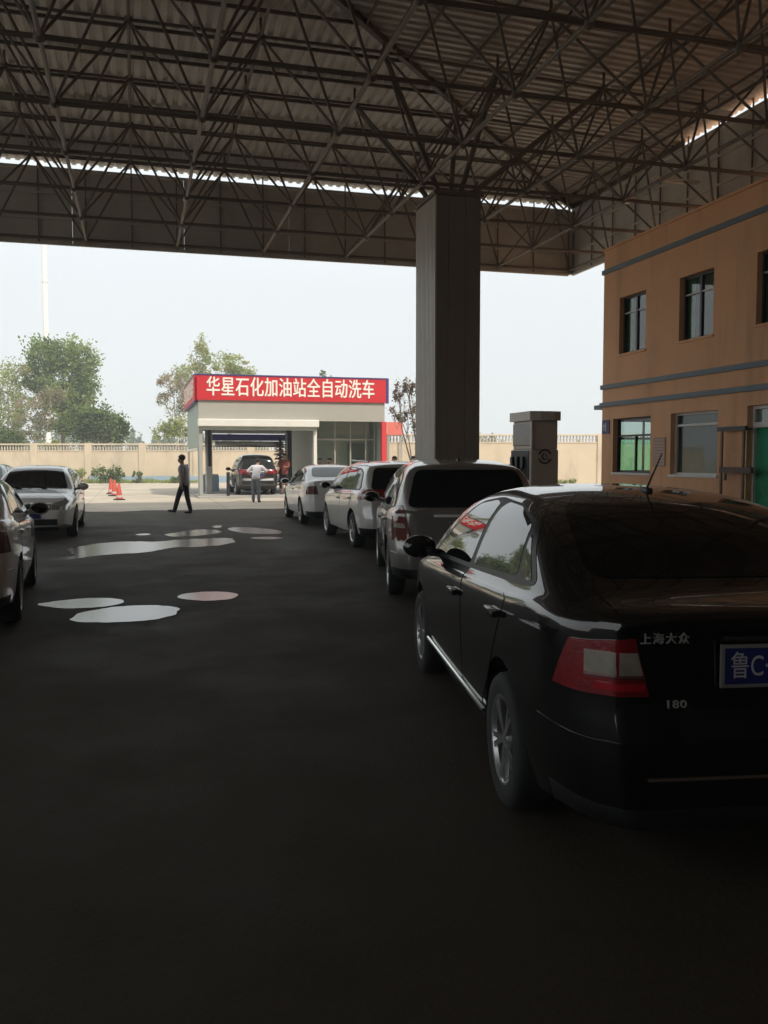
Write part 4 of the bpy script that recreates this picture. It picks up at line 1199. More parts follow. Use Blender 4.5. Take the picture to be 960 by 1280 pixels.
# recessed glass office front
gv = 1.0
def f(b):
    for x in (BAY + 0.12, BAY + 1.05, BAY + 1.75, BAY + 2.45, WW - 0.2):
        box(b, x - 0.03, x + 0.03, gv - 0.04, gv + 0.04, 0.07, 3.58)
    for z in (0.10, 1.0, 2.45, 3.5):
        box(b, BAY + 0.15, WW - 0.2, gv - 0.036, gv + 0.036, z - 0.03, z + 0.03)
gf = part('glazing_frame', f, M['wash_panel'], wash)
part('pane', lambda b: box(b, BAY + 0.15, WW - 0.2, gv - 0.004, gv + 0.004, 0.1, 3.5), M['pane'], gf)
part('inner_wall', lambda b: box(b, BAY + 0.12, WW - 0.11, 2.2, 2.3, 0.07, 3.58), M['wash_white'], wash)
iw = part('inner_window', lambda b: (box(b, BAY + 1.35, BAY + 1.75, 2.13, 2.198, 0.9, 2.6),), M['wash_white'], wash)
part('inner_door', lambda b: box(b, BAY + 1.9, BAY + 2.7, 2.14, 2.197, 0.07, 2.3), M['wash_panel'], wash)
# wash machine
mach = empty('wash_machine', (WU0 + 0.45, WV + 2.6, 0.07), 0, 'blue and grey washing gantry straddling the bay', 'wash gantry')
def f(b):
    box(b, 0.0, 0.28, -0.25, 0.25, 0, 2.9, 0, 0.02)
part('gantry_leg', f, M['galv'], mach)
part('gantry_leg', lambda b: box(b, 3.62, 3.82, -0.25, 0.25, 0, 2.9, 0, 0.02), M['darkmetal'], mach)
part('top_beam', lambda b: box(b, 0.281, 3.549, -0.22, 0.22, 2.34, 2.62, 0, 0.02), M['blue'], mach)
part('upper_beam', lambda b: box(b, 0.285, 3.545, -0.3, 0.3, 2.66, 2.92, 0, 0.02), M['galv'], mach)
def f(b):
    bar(b, (0.4, -0.35, 2.18), (3.4, -0.35, 2.18), 0.13, 14)
part('top_brush', f, M['galv'], mach)
def vbrush(b, x):
    rng = random.Random(int(x * 100))
    for k in range(260):
        z = rng.uniform(0.35, 2.3); a = rng.uniform(0, 6.283); r = rng.uniform(0.22, 0.34)
        c, s_ = math.cos(a), math.sin(a)
        rbar(b, (x, -0.5, z), (x + r * c, -0.5 + r * s_, z + rng.uniform(-0.08, 0.02)), 0.05, 0.02, rng.choice((0, 0, 1, 2)))
    bar(b, (x, -0.5, 0.2), (x, -0.5, 2.5), 0.06, 8)
part('side_brush', lambda b: vbrush(b, 3.25), [M['darkmetal'], M['green'], M['redpost']], mach)
part('control_hood', lambda b: box(b, 2.0, 2.9, -0.42, -0.23, 2.05, 2.30, 0, 0.03), M['navy'], mach)
part('hose_bundle', lambda b: [bar(b, (0.1 + 0.05 * k, -0.3, 2.9), (0.12 + 0.04 * k, -0.3, 1.2), 0.02, 6) for k in range(3)], M['black'], mach)
bo = empty('bollard', (WU0 + 1.15, WV - 0.25, 0.07), 0, 'dark bollard beside the entrance of the wash bay', 'bollard')
part('post', lambda b: bar(b, (0, 0, 0), (0, 0, 0.95), 0.07, 14), M['darkmetal'], bo)
part('cap', lambda b: ball(b, (0, 0, 0.95), 0.075, 1, 1, 0.6, 2), M['darkmetal'], bo)
bx = empty('water_tank', (WU0 + 0.75, WV + 5.6, 0.07), 0, 'pale blue water tank inside the wash bay at left', 'tank')
part('shell', lambda b: box(b, -0.4, 0.5, -0.5, 0.5, 0, 0.75, 0, 0.05), M['plinth'], bx)
part('lid', lambda b: box(b, -0.38, 0.48, -0.48, 0.48, 0.751, 0.80, 0, 0.015), M['wash_white'], bx)

# signs on the car wash
sg_ = empty('fascia_sign', (WU0, WV - 0.02, 0), 0, 'long red shop sign with twelve white Chinese characters', 'sign')
part('board', lambda b: box(b, -0.06, WW + 0.04, -0.07, 0.018, 4.03, 5.03), M['red'], sg_)
def f(b):
    box(b, -0.08, WW + 0.16, -0.085, 0.03, 5.031, 5.09); box(b, WW + 0.041, WW + 0.16, -0.08, 0.03, 4.0, 5.03)
part('edge', f, M['navy'], sg_)
Mx = frame_face((WW / 2 - 0.08, -0.0705, 4.53), (1, 0, 0), (0, 0, 1))
text_obj('characters', '华星石化加油站全自动洗车', 0.84, Mx, M['cream_letter'], sg_, 0.012, 0.012, 'CENTER', 1.04, 0.70)
ss = empty('side_sign', (WU0 - 0.11, WV + 0.1, 0), 0, 'red and white sign board along the left flank of the car wash', 'sign')
part('board', lambda b: box(b, -0.05, 0.1, 0, 8.0, 4.0, 5.03), M['red'], ss)
part('edge', lambda b: (box(b, -0.06, 0.1, 0.0, 8.05, 5.031, 5.09), box(b, -0.06, 0.1, 0.0, 8.05, 3.94, 3.999)), M['navy'], ss)
Mx = frame_face((-0.0505, 4.0, 4.53), (0, -1, 0), (0, 0, 1))
text_obj('characters', '华星石化加油站全自动洗车', 0.84, Mx, M['cream_letter'], ss, 0.012, 0.012, 'CENTER', 1.04, 0.70)

# ------------------------------------------------------------------ boundary walls
def boundary(name, X0, X1, Z, H, lab, panel=3.6, plinth=None, strip=0.42):
    p0 = Vector(CW(X0, Z)); root = empty(name, p0, -A, lab, 'wall')
    L_ = X1 - X0; n = max(1, round(L_ / panel)); pw = L_ / n
    part('panels', lambda b: box(b, 0, L_, 0, 0.14, 0, H - strip - 0.1), M['wall'], root)
    part('coping', lambda b: box(b, 0, L_, -0.05, 0.19, H - 0.1, H, 0, 0.015), M['wall'], root)
    def f(b):
        for k in range(n + 1):
            x = k * pw; box(b, x - 0.24, x + 0.24, -0.07, 0.21, 0, H + 0.03, 0, 0.02)
    part('piers', f, M['wall'], root)
    def f(b):
        m_ = int(L_ / 0.19)
        for k in range(m_):
            x = k * 0.19
            lathe(b, [(0.05, H - strip - 0.1), (0.045, H - strip), (0.062, H - strip + 0.14), (0.035, H - 0.2), (0.05, H - 0.1)], 6, Matrix.Translation((x, 0.07, 0)))
    tag(part('balusters', f, M['walldark'], root), kind='stuff')
    part('rail', lambda b: box(b, 0, L_, -0.03, 0.17, H - strip - 0.1, H - strip - 0.04), M['wall'], root)
    return root
lw = boundary('boundary_wall', -42, 2.0, 60, 2.62, 'long cream boundary wall with baluster top behind the car wash')
part('plinth', lambda b: box(b, 22, 43, -0.12, -0.071, 0, 0.42), M['plinth'], lw)
boundary('boundary_wall', 0.0, 30, 52.5, 3.05, 'taller cream boundary wall with baluster top right of the column', 4.2)
# red board hung on the right-hand wall
e = empty('red_board', CW(0.63, 52.2, 0), -A, 'faded red board on the cream wall right of the car wash', 'board')
part('panel', lambda b: box(b, -0.45, 0.48, 0, 0.06, 3.0, 3.75), mat('faded_red', (0.70, 0.16, 0.12), 0.6), e)
part('posts', lambda b: (box(b, -0.4, -0.32, 0.061, 0.12, 0, 3.7), box(b, 0.34, 0.42, 0.061, 0.12, 0, 3.7)), M['galv'], e)

# ------------------------------------------------------------------ mast
mp = CW(-39.3, 104, 0)
e = empty('light_mast', mp, 0, 'tall white mast rising above the trees at left', 'mast')
part('pole', lambda b: bar(b, (0, 0, 0), (0, 0, 46), 0.33, 16, 0.25), M['mast'], e)
part('collar', lambda b: [bar(b, (0, 0, z), (0, 0, z + 0.25), 0.37, 16) for z in (10, 22, 34)], M['mast'], e)
part('lamp_ring', lambda b: bar(b, (0, 0, 44.5), (0, 0, 44.9), 1.6, 20), M['galv'], e)

# ------------------------------------------------------------------ trees
LG = [leaf_mat('leaf_green', (0.211, 0.293, 0.106)), leaf_mat('leaf_olive', (0.309, 0.35, 0.139)), leaf_mat('leaf_dark', (0.122, 0.179, 0.073))]
LP = [leaf_mat('leaf_pale', (0.338, 0.377, 0.182)), leaf_mat('leaf_yellow', (0.442, 0.429, 0.221)), leaf_mat('leaf_mid', (0.276, 0.341, 0.146))]
LD = [leaf_mat('leaf_hedge', (0.139, 0.195, 0.073)), leaf_mat('leaf_hedge_light', (0.204, 0.253, 0.098)), leaf_mat('leaf_hedge_dark', (0.081, 0.122, 0.045))]
LR = [leaf_mat('leaf_rust', (0.16, 0.07, 0.045)), leaf_mat('leaf_brown', (0.10, 0.07, 0.045)), leaf_mat('leaf_grey', (0.09, 0.085, 0.06))]
LW = [leaf_mat('leaf_pinkish', (0.36, 0.27, 0.22)), leaf_mat('leaf_buff', (0.28, 0.26, 0.16)), leaf_mat('leaf_sage', (0.195, 0.221, 0.117))]

def crown(name, blobs, size, mats_, parent, seed, flat=0.0):
    rng = np.random.default_rng(seed); vs = []; mi = []
    for (cx, cy, cz), (rx, ry, rz), n in blobs:
        n = int(n * 1.65); ncl = max(6, n // 60)
        cl = rng.normal(size=(ncl, 3)); cl /= np.linalg.norm(cl, axis=1)[:, None]; cl *= (rng.uniform(0.15, 1, (ncl, 1)) ** 0.45)
        csz = rng.uniform(0.12, 0.34, ncl)
        ct = rng.integers(0, 3, ncl)
        which = rng.integers(0, ncl, n)
        p = cl[which] + rng.normal(size=(n, 3)) * csz[which][:, None] * 0.75
        p = p * np.array([rx, ry, rz]) + np.array([cx, cy, cz])
        a = rng.normal(size=(n, 3)); a /= np.linalg.norm(a, axis=1)[:, None]
        b = rng.normal(size=(n, 3)); b -= (b * a).sum(1)[:, None] * a; b /= np.linalg.norm(b, axis=1)[:, None]
        s = size * 0.72 * rng.uniform(0.6, 1.35, n)[:, None]
        a = a * s; b = b * s * 0.6
        q = np.stack([p - a, p + b, p + a, p - b], 1)
        vs.append(q.reshape(-1, 3))
        t = ct[which]; sw = rng.random(n) < 0.3; t[sw] = rng.integers(0, 3, sw.sum()); mi.append(t)
    V = np.vstack(vs); n = len(V) // 4
    F = np.arange(n * 4).reshape(n, 4)
    me = bpy.data.meshes.new(name)
    me.vertices.add(len(V)); me.vertices.foreach_set('co', V.ravel())
    me.loops.add(n * 4); me.loops.foreach_set('vertex_index', F.ravel())
    me.polygons.add(n); me.polygons.foreach_set('loop_start', np.arange(0, n * 4, 4)); me.polygons.foreach_set('loop_total', np.full(n, 4))
    for m in mats_: me.materials.append(m)
    me.polygons.foreach_set('material_index', np.concatenate(mi).astype(np.int32))
    me.update(); me.validate()
    return link_mesh(name, me, mats_, parent)

def limbs(b, h, r, blobs, rng, twigs=3):
    top = Vector((rng.uniform(-0.2, 0.2), rng.uniform(-0.2, 0.2), h))
    prev = Vector((0, 0, 0)); K = 5
    pts = [prev]
    for k in range(1, K + 1):
        t = k / K; pts.append(Vector((top.x * t + rng.uniform(-0.12, 0.12), top.y * t + rng.uniform(-0.12, 0.12), h * t)))
    for k in range(K): bar(b, pts[k], pts[k + 1], r * (1 - 0.13 * k), 8, r * (1 - 0.13 * (k + 1)))
    for (c, rad, n) in blobs:
        c = Vector(c); base = pts[rng.randint(2, K)]
        mid = (base + c) / 2 + Vector((rng.uniform(-0.3, 0.3), rng.uniform(-0.3, 0.3), rng.uniform(0, 0.3)))
        bar(b, base, mid, r * 0.45, 6, r * 0.32); bar(b, mid, c, r * 0.32, 6, r * 0.18)
        for k in range(twigs):
            d = Vector((rng.uniform(-1, 1) * rad[0], rng.uniform(-1, 1) * rad[1], rng.uniform(-0.3, 1) * rad[2])) * 0.9
            e = c + d; m2 = mid.lerp(e, 0.5) + Vector((rng.uniform(-.2, .2), rng.uniform(-.2, .2), rng.uniform(-.1, .3)))
            s0 = mid.lerp(c, rng.uniform(0, 1))
            bar(b, s0, m2, r * 0.2, 5, r * 0.13); bar(b, m2, e, r * 0.13, 5, r * 0.05)
            for j in range(2):
                e2 = m2.lerp(e, rng.uniform(0.3, 0.9)); bar(b, e2, e2 + Vector((rng.uniform(-.6, .6), rng.uniform(-.4, .4), rng.uniform(-.1, .6))), r * 0.07, 4, r * 0.03)

def tree(X, Z, h, r, blobs, size, mats_, lab, seed, bark='bark', twigs=3, name='broadleaf_tree', group=None):
    root = empty(name, CW(X, Z), -A, lab, 'tree', group)
    rng = random.Random(seed)
    part('trunk', lambda b: limbs(b, h, r, blobs, rng, twigs), M[bark], root, True)
    crown('crown', blobs, size, mats_, root, seed)
    return root
def px2X(px, Z): return (px - 480) / 1107 * Z
def py2z(py, Z): return EYE + (573 - py) / 1107 * Z
def blob(px, py, rx, ry, n, X0, Z, dy=None):    # sizes in photo pixels -> metres, in the tree's own frame
    k = Z / 1107
    return ((px2X(px, Z) - X0, (dy if dy is not None else 0), py2z(py, Z)), (rx * k, rx * k * 0.9, ry * k), n)

Z = 70; X0 = px2X(80, Z)
tree(X0, Z, 7.5, 0.2, [blob(60, 448, 24, 26, 1700, X0, Z), blob(96, 450, 25, 28, 2000, X0, Z, 0.6), blob(80, 490, 28, 26, 1500, X0, Z, -0.5), blob(104, 488, 18, 24, 1500, X0, Z, 0.5), blob(50, 475, 18, 20, 900, X0, Z), blob(78, 520, 30, 22, 900, X0, Z)], 0.17, LG, 'tall green round-headed tree standing behind the left wall', 11)
Z = 67; X0 = px2X(128, Z)
tree(X0, Z, 2.5, 0.16, [blob(100, 530, 26, 20, 2600, X0, Z), blob(130, 532, 26, 22, 3000, X0, Z, 0.4), blob(150, 538, 12, 16, 900, X0, Z), blob(115, 520, 22, 12, 1200, X0, Z, -0.4)], 0.15, LD, 'dense dark rounded tree against the left wall', 12)
Z = 69; X0 = px2X(14, Z)
tree(X0, Z, 6.5, 0.13, [blob(8, 475, 22, 24, 900, X0, Z), blob(24, 505, 20, 24, 800, X0, Z), blob(-4, 515, 20, 28, 800, X0, Z), blob(32, 468, 10, 12, 300, X0, Z)], 0.13, LP, 'sparse pale-barked tree at the left picture edge', 13, 'bark_pale', 5)
Z = 66; X0 = px2X(58, Z)
tree(X0, Z, 3.5, 0.1, [blob(50, 515, 26, 20, 700, X0, Z), blob(66, 500, 18, 18, 500, X0, Z), blob(40, 535, 24, 14, 800, X0, Z)], 0.12, LW, 'thin tree with buff and pinkish leaves among the left trees', 14, 'bark_pale', 5)
Z = 64.5; X0 = px2X(2, Z)
tree(X0, Z, 2.2, 0.12, [blob(-8, 560, 28, 22, 2400, X0, Z), blob(14, 556, 18, 18, 1300, X0, Z), blob(-20, 540, 26, 22, 1500, X0, Z)], 0.14, LD, 'low dark leafy tree hanging over the wall at far left', 15)
Z = 72; X0 = px2X(262, Z)
tree(X0, Z, 7.5, 0.16, [blob(252, 444, 14, 20, 700, X0, Z), blob(285, 456, 26, 12, 1000, X0, Z), blob(240, 470, 20, 16, 800, X0, Z), blob(305, 470, 18, 12, 600, X0, Z), blob(262, 490, 30, 22, 900, X0, Z)], 0.14, LP, 'airy pale green tree rising behind the car wash sign', 16, 'bark_pale', 4)
Z = 70; X0 = px2X(222, Z)
tree(X0, Z, 5.5, 0.11, [blob(214, 478, 18, 16, 420, X0, Z), blob(222, 505, 22, 18, 500, X0, Z), blob(206, 500, 10, 12, 160, X0, Z), blob(232, 490, 14, 24, 380, X0, Z)], 0.12, LW, 'sparse whitish tree left of the car wash', 17, 'bark_pale', 6)
Z = 64; X0 = px2X(215, Z)
tree(X0, Z, 2.2, 0.08, [blob(206, 538, 14, 12, 600, X0, Z), blob(226, 534, 14, 14, 700, X0, Z), blob(240, 545, 12, 10, 400, X0, Z)], 0.12, LP, 'small yellow-green tree behind the wall beside the car wash', 18, 'bark', 3)
Z = 63; X0 = px2X(62, Z)
tree(X0, Z, 2.2, 0.06, [blob(62, 560, 10, 12, 500, X0, Z), blob(72, 552, 7, 6, 200, X0, Z)], 0.10, LP, 'small yellowish tree just above the left wall coping', 21, 'bark', 2)
Z = 95; X0 = px2X(403, Z)
tree(X0, Z, 8.5, 0.14, [blob(403, 470, 7, 6, 260, X0, Z), blob(408, 485, 14, 12, 500, X0, Z)], 0.14, LD, 'distant tree top peeping above the middle of the red sign', 19, 'bark', 3)
Z = 46; X0 = px2X(516, Z)
tree(X0, Z, 2.6, 0.09, [blob(498, 490, 9, 14, 190, X0, Z), blob(510, 485, 10, 14, 170, X0, Z), blob(500, 520, 12, 14, 200, X0, Z), blob(518, 510, 14, 24, 260, X0, Z), blob(528, 540, 12, 20, 200, X0, Z)], 0.09, LR, 'twiggy rust-leaved small tree between car wash and column', 20, 'bark', 9)
# far woodland, one hazy mass
def far_wood(name, spans, Z, lab, seed):
    root = empty(name, CW(0, Z), -A)
    bl = []
    for a, b_, top in spans:
        k = Z / 1107; n = max(2, int((b_ - a) / 9)); rr = random.Random(seed)
        for i in range(n):
            px = a + (b_ - a) * (i + 0.5) / n; t = top + rr.uniform(-3, 5)
            z1 = py2z(t, Z); bl.append(((px2X(px, Z), rr.uniform(-4, 4), z1 / 2), (8 * k, 8 * k, z1 / 2), 420))
    o = crown(name, bl, 0.45, LG, None, seed)
    o.location = CW(0, Z); o.rotation_euler = (0, 0, -A)
    bpy.data.objects.remove(root)
    return tag(o, lab, 'woodland', kind='stuff')
far_wood('far_wood', [(-60, 150, 528), (150, 202, 540), (195, 330, 546), (500, 640, 548), (640, 900, 556)], 170, 'far hazy woodland beyond the boundary wall', 31)

# ------------------------------------------------------------------ weeds along the wall
def shrub(px, Z, wpx, toppx, n, lab, seed, mats_=LD):
    X0 = px2X(px, Z); k = Z / 1107; h = py2z(toppx, Z)
    root = empty('shrub', CW(X0, Z), -A, lab, 'shrub')
    bl = [((-wpx * k * 0.25, 0, h * 0.45), (wpx * k * 0.35, 0.4, h * 0.45), n // 2), ((wpx * k * 0.2, 0.1, h * 0.55), (wpx * k * 0.3, 0.4, h * 0.42), n // 2)]
    part('stems', lambda b: [bar(b, (0.1 * i - 0.2, 0, 0), (random.uniform(-.5, .5) * wpx * k, random.uniform(-.2, .2), h * random.uniform(.5, .9)), 0.02, 5, 0.008) for i in range(6)], M['bark'], root)
    crown('foliage', bl, 0.10, mats_, root, seed)
shrub(136, 57.5, 36, 580, 900, 'broad green shrub at the wall foot above the cones', 41)
shrub(100, 58, 20, 583, 450, 'pale green shrub at the wall foot behind the facing white sedan', 42, LP)
shrub(173, 58, 14, 588, 260, 'small round shrub at the wall foot between cones and walking man', 43)
shrub(222, 58, 16, 594, 260, 'small shrub at the wall foot behind the walking man', 44)
shrub(708, 50.5, 26, 596, 420, 'weedy shrub at the wall foot right of the fuel pump', 45, LP)
rng = np.random.default_rng(5)
n = 5200
X = rng.uniform(-44, -12.5, n); Zz = rng.uniform(58.0, 59.6, n)
hh = 0.28 * rng.uniform(0.4, 1.3, n) * (0.6 + 0.5 * np.sin(X * 1.7) ** 2)
V = []; F = []
for i in range(n):
    x, y, _ = CW(X[i], Zz[i]); a = rng.uniform(0, 6.28); wd = 0.05; dx, dy = math.cos(a) * wd, math.sin(a) * wd
    lx_, ly_ = rng.normal(0, 0.07, 2); k = len(V)
    V += [(x - dx, y - dy, 0.0), (x + dx, y + dy, 0.0), (x + lx_, y + ly_, hh[i])]; F.append((k, k + 1, k + 2))
tag(pyobj('grass', V, F, [LG[1]]), 'strip of green grass and weeds along the foot of the wall', 'grass', kind='stuff')

# ------------------------------------------------------------------ traffic cones
def cone_proto():
    root = empty('traffic_cone', (0, 0, 0), 0, 'x', 'traffic cone', 'traffic cones')
    bm = bmesh.new(); box(bm, -0.2, 0.2, -0.2, 0.2, 0, 0.05, 0, 0.01); obj('base', bm, M['black'], root)
    bm = bmesh.new(); lathe(bm, [(0.155, 0.051), (0.145, 0.08), (0.045, 0.70), (0.035, 0.715), (0.001, 0.716)], 24); obj('shell', bm, M['cone'], root, True)
    bm = bmesh.new(); lathe(bm, [(0.143, 0.11), (0.128, 0.20)], 24); obj('reflective_band', bm, mat('worn_band', (0.55, 0.47, 0.42), 0.7, var=0.3, scale=15), root, True)
    return root
def copy_tree(o, parent=None):
    c = o.copy(); COL.objects.link(c)
    if parent: c.parent = parent
    for ch in [q for q in o.children]: copy_tree(ch, c)
    return c
proto = cone_proto()
spots = [(149, 625, 0.3, 'red traffic cone nearest the camera, standing right of the other cones'), (143.5, 620, 0.8, 'red traffic cone in the middle of the three by the wall'), (139, 617.5, 0.1, 'red traffic cone farthest back and leftmost of the three')]
for i, (px, py, rz, lab) in enumerate(spots):
    c = proto if i == 0 else copy_tree(proto)
    p = gpt(px, py); c.location = p; c.rotation_euler = (0, 0, rz); c['label'] = lab
    s = 0.92 if i == 0 else 0.98
    c.scale = (s, s, s)

# ------------------------------------------------------------------ people
def skin_mesh(name, nodes, edges, rad, m, parent, root=0, sub=2):
    me = bpy.data.meshes.new(name)
    me.from_pydata([tuple(v) for v in nodes], edges, [])
    o = bpy.data.objects.new(name + '_tmp', me); COL.objects.link(o)
    md = o.modifiers.new('s', 'SKIN'); md.use_smooth_shade = True
    md.branch_smoothing = 0.4
    if not me.skin_vertices: me.attributes  # layer is made by the modifier
    lay = me.skin_vertices[0].data
    for i, r in enumerate(rad):
        lay[i].radius = (r, r) if not isinstance(r, tuple) else r
        lay[i].use_root = (i == root)
    sb = o.modifiers.new('u', 'SUBSURF'); sb.levels = sub; sb.render_levels = sub
    dg = bpy.context.evaluated_depsgraph_get(); dg.update()
    res = bpy.data.meshes.new_from_object(o.evaluated_get(dg))
    bpy.data.objects.remove(o)
    res.name = name
    for p in res.polygons: p.use_smooth = True
    res.materials.clear()
    return link_mesh(name, res, m, parent)

def person(loc, facing, label, shirt, trousers, lean=0.0, hips=((0.0, 0.0), (0.0, 0.0)), knees=(0, 0), arms=((0, 0), (0, 0)), h=1.72, shorts=False, sleeve=0.55, headtilt=0.0, group=None, shoe=None, out=(0.1, 0.1)):
    """local frame: +x forward, +y left. lean / hip / knee / arm angles in degrees, forward positive."""
    s = h / 1.75
    root = empty('person', loc, facing, label, 'person', group)
    def rotf(v, a):     # rotate forward (about y)
        a = R(a); return Vector((v.x * math.cos(a) + v.z * math.sin(a), v.y, -v.x * math.sin(a) + v.z * math.cos(a)))
    legs = []; minz = 0
    for i, sg in enumerate((1, -1)):
        hip = Vector((0, sg * 0.095, -0.02)); th = rotf(Vector((0, sg * 0.01, -0.43)), -hips[i][0]); kn = hip + th
        sh = rotf(Vector((0, 0.0, -0.42)), -hips[i][0] + knees[i]); an = kn + sh
        ft = rotf(Vector((0.16, sg * 0.02, -0.035)), -hips[i][1]); to = an + ft
        legs.append((hip, kn, an, to)); minz = min(minz, an.z - 0.075, to.z - 0.035)
    pz = -minz
    P = Vector((0, 0, pz))
    def L2(v): return (v + P) * s
    up = lambda d: rotf(Vector((0, 0, d)), lean)
    spine = up(0.18); chest = up(0.38); neck = up(0.53)
    hd = neck + rotf(Vector((0.02, 0, 0.12)), lean * 0.6 + headtilt); hd2 = neck + rotf(Vector((0.012, 0, 0.19)), lean * 0.6 + headtilt)
    nose = neck + rotf(Vector((0.128, 0, 0.115)), lean * 0.6 + headtilt)
    N, E, Rr = [], [], []
    def add(v, r, p=None):
        N.append(L2(v)); Rr.append(r * s if not isinstance(r, tuple) else (r[0] * s, r[1] * s)); k = len(N) - 1
        if p is not None: E.append((p, k))
        return k
    pel = add(Vector((0, 0, 0)), 0.105); sp = add(spine, 0.115, pel); ch = add(chest, 0.135, sp); nk = add(neck, 0.055, ch)
    jw = neck + rotf(Vector((0.035, 0, 0.055)), lean * 0.6 + headtilt); h0 = add(jw, 0.072, nk); h1 = add(hd, (0.100, 0.112), h0); h2 = add(hd2, (0.098, 0.110), h1); add(hd2 + (hd2 - hd) * 0.25, 0.07, h2); add(nose, 0.020, h1)
    armp = []
    for i, sg in enumerate((1, -1)):
        hip, kn, an, to = legs[i]
        a = add(hip, 0.066, pel); a = add(kn, 0.058, a); a = add(an, 0.042, a); add(to, 0.035, a)
        shd = up(0.47) + Vector((0, sg * 0.185, 0)); sa, ea = arms[i]
        o_ = out[i]
        ua = rotf(Vector((0, sg * 0.28 * math.sin(o_), -0.28 * math.cos(o_))), -sa); el = shd + ua
        fa = rotf(Vector((0, -sg * 0.25 * math.sin(o_) * 0.9, -0.25 * math.cos(o_))), -sa - ea); wr = el + fa
        hdv = fa.normalized(); palm = wr + hdv * 0.07
        b = add(shd, 0.048, ch); b = add(el, 0.043, b); b = add(wr, 0.029, b); b = add(palm, 0.032, b)
        side = Vector((1, 0, 0)) - hdv * hdv.x; side.normalize()
        for q in range(4):
            f0 = palm + hdv * 0.045 + side * (q - 1.5) * 0.02; f1 = f0 + hdv * (0.045 - 0.006 * abs(q - 1)) + Vector((0, -sg * 0.012, 0))
            c = add(f0, 0.010, b); add(f1, 0.008, c)
        c = add(wr + hdv * 0.05 + side * 0.04, 0.012, b); add(wr + hdv * 0.085 + side * 0.055, 0.009, c)
        armp.append((shd, el, wr))
    skin_mesh('body', N, E, Rr, M['skin'], root)
    # shirt
    N, E, Rr = [], [], []
    a0 = add(up(-0.13), 0.158); a0 = add(up(-0.04), 0.168, a0); a1 = add(up(0.10), 0.160, a0); a1 = add(up(0.24), 0.166, a1); a2 = add(up(0.38), 0.178, a1); a3 = add(up(0.47), 0.150, a2); a3 = add(up(0.525), 0.085, a3)
    for i, sg in enumerate((1, -1)):
        shd, el, wr = armp[i]
        b = add(shd, 0.098, a2); b = add(shd.lerp(el, 0.5), 0.072, b); b = add(shd.lerp(el, 1.0), 0.064, b)
        if sleeve > 1: b = add(el.lerp(wr, 0.9), 0.046, b)
    skin_mesh('shirt', N, E, Rr, shirt, root)
    # trousers
    N, E, Rr = [], [], []
    a0 = add(up(0.12), 0.140); a0 = add(up(0.04), 0.150, a0); a1 = add(Vector((0, 0, -0.03)), 0.152, a0)
    for i, sg in enumerate((1, -1)):
        hip, kn, an, to = legs[i]
        b = add(hip + (kn - hip) * 0.25, 0.10, a1); b = add(kn, 0.078, b)
        if not shorts: b = add(kn.lerp(an, 0.6), 0.070, b); b = add(kn.lerp(an, 1.06), 0.066, b)
    skin_mesh('trousers', N, E, Rr, trousers, root)
    for i in range(2):
        hip, kn, an, to = legs[i]
        heel = an + (an - to).normalized() * 0.05 + Vector((0, 0, -0.03))
        N, E, Rr = [], [], []
        a = add(heel, 0.042); a = add(an.lerp(to, 0.35) + Vector((0, 0, -0.02)), 0.045, a); add(to + (to - an).normalized() * 0.05, 0.034, a)
        skin_mesh('shoe', N, E, Rr, shoe or M['black'], root)
    bm = bmesh.new(); hc = L2(hd2) - rotf(Vector((0.022, 0, -0.008)), lean * 0.6) * s
    ball(bm, (0, 0, 0), 0.106 * s, 1.04, 0.90, 0.92, 3)
    bmesh.ops.bisect_plane(bm, geom=bm.verts[:] + bm.edges[:] + bm.faces[:], plane_co=(0.03 * s, 0, -0.03 * s), plane_no=(0.72, 0, -0.69), clear_outer=True)
    bmesh.ops.transform(bm, matrix=Matrix.Translation(hc) @ Matrix.Rotation(R(lean * 0.6 + headtilt), 4, 'Y'), verts=bm.verts)
    obj('hair', bm, M['hair'], root, True, 60)
    bm = bmesh.new()
    for sg in (1, -1):
        p = L2(hd + rotf(Vector((0.088, sg * 0.032, 0.028)), lean * 0.6 + headtilt)); ball(bm, p, 0.009 * s, sub=1)
    obj('eyes', bm, M['hair'], root)
    return root
def dirang(X, Z):                 # facing given in the camera frame
    u, v = cam_dir(X, Z); return math.atan2(v, u)
C_ = lambda nm, c: mat(nm, c, 0.85, var=0.08, scale=8)
m_shirt = C_('shirt_check', (0.30, 0.27, 0.26)); m_dark = C_('trousers_black', (0.014, 0.010, 0.012))
person(gpt(231, 642), dirang(-1, 0.12), 'man in grey shirt and black trousers walking left across the forecourt', m_shirt, m_dark, lean=4, hips=((21, 10), (-6, 0)), knees=(5, 8), arms=((-6, 8), (8, 8)), h=1.74, headtilt=10)
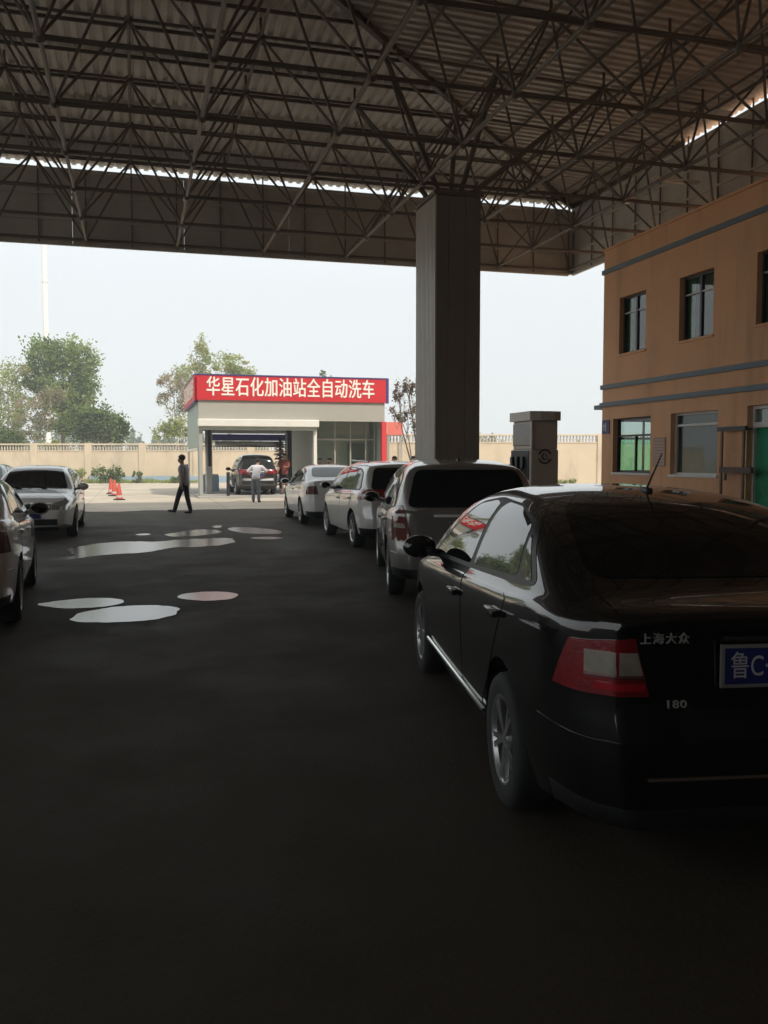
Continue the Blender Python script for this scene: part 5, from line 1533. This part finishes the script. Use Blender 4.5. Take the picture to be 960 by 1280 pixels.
person(gpt(320, 628), dirang(0.05, 1), 'man in white shirt bending forward behind the dark SUV, hands on hips', C_('shirt_white', (0.66, 0.63, 0.64)), C_('jeans_grey', (0.16, 0.17, 0.19)), lean=38, hips=((4, 0), (2, 0)), knees=(4, 4), arms=((-10, 55), (-10, 55)), out=(0.75, 0.75), h=1.74)
person(CW(px2X(356, 38.6), 38.6, 0.07), dirang(-0.3, -1), 'man in red shirt and dark shorts beside the bay post', C_('shirt_red', (0.22, 0.05, 0.035)), m_dark, arms=((25, 70), (15, 40)), h=1.76, shorts=True)
OG = 'bystanders beyond the queue'
person(CW(px2X(400, 31), 31), dirang(0.3, -1), 'black-haired person standing beyond the white sedan roof', C_('shirt_grey', (0.2, 0.2, 0.2)), m_dark, h=1.63, group=OG)
person(CW(px2X(412, 32), 32), dirang(-0.5, -1), 'person in a purple top standing beside the black-haired one', C_('top_purple', (0.10, 0.06, 0.12)), m_dark, h=1.64, group=OG)
person(CW(px2X(446, 31), 31), dirang(0.1, 1), 'person whose dark hair shows just over the crossover roof front', C_('shirt_dark', (0.06, 0.06, 0.065)), m_dark, h=1.63, group=OG)
person(CW(px2X(493, 31), 31), dirang(-0.6, -1), 'dark-haired person showing above the crossover roof near the minivan', C_('shirt_tan', (0.28, 0.22, 0.16)), m_dark, h=1.69, group=OG)
person(CW(px2X(517, 33), 33), dirang(0.4, -1), 'person half hidden by the ribbed column edge', C_('shirt_maroon', (0.2, 0.05, 0.05)), m_dark, h=1.70, group=OG)

# ------------------------------------------------------------------ summer haze
hm = bpy.data.materials.new('haze_air'); hm.use_nodes = True
t = hm.node_tree; t.nodes.remove(t.nodes['Principled BSDF'])
pv = t.nodes.new('ShaderNodeVolumePrincipled'); pv.inputs['Color'].default_value = (0.93, 0.96, 1.0, 1); pv.inputs['Density'].default_value = 0.0030
t.links.new(pv.outputs[0], t.nodes['Material Output'].inputs['Volume'])
bm = bmesh.new(); box(bm, -170, 150, -60, 260, -1.0, 52)
tag(obj('haze', bm, hm), 'pale summer haze in the air', 'haze', kind='stuff')
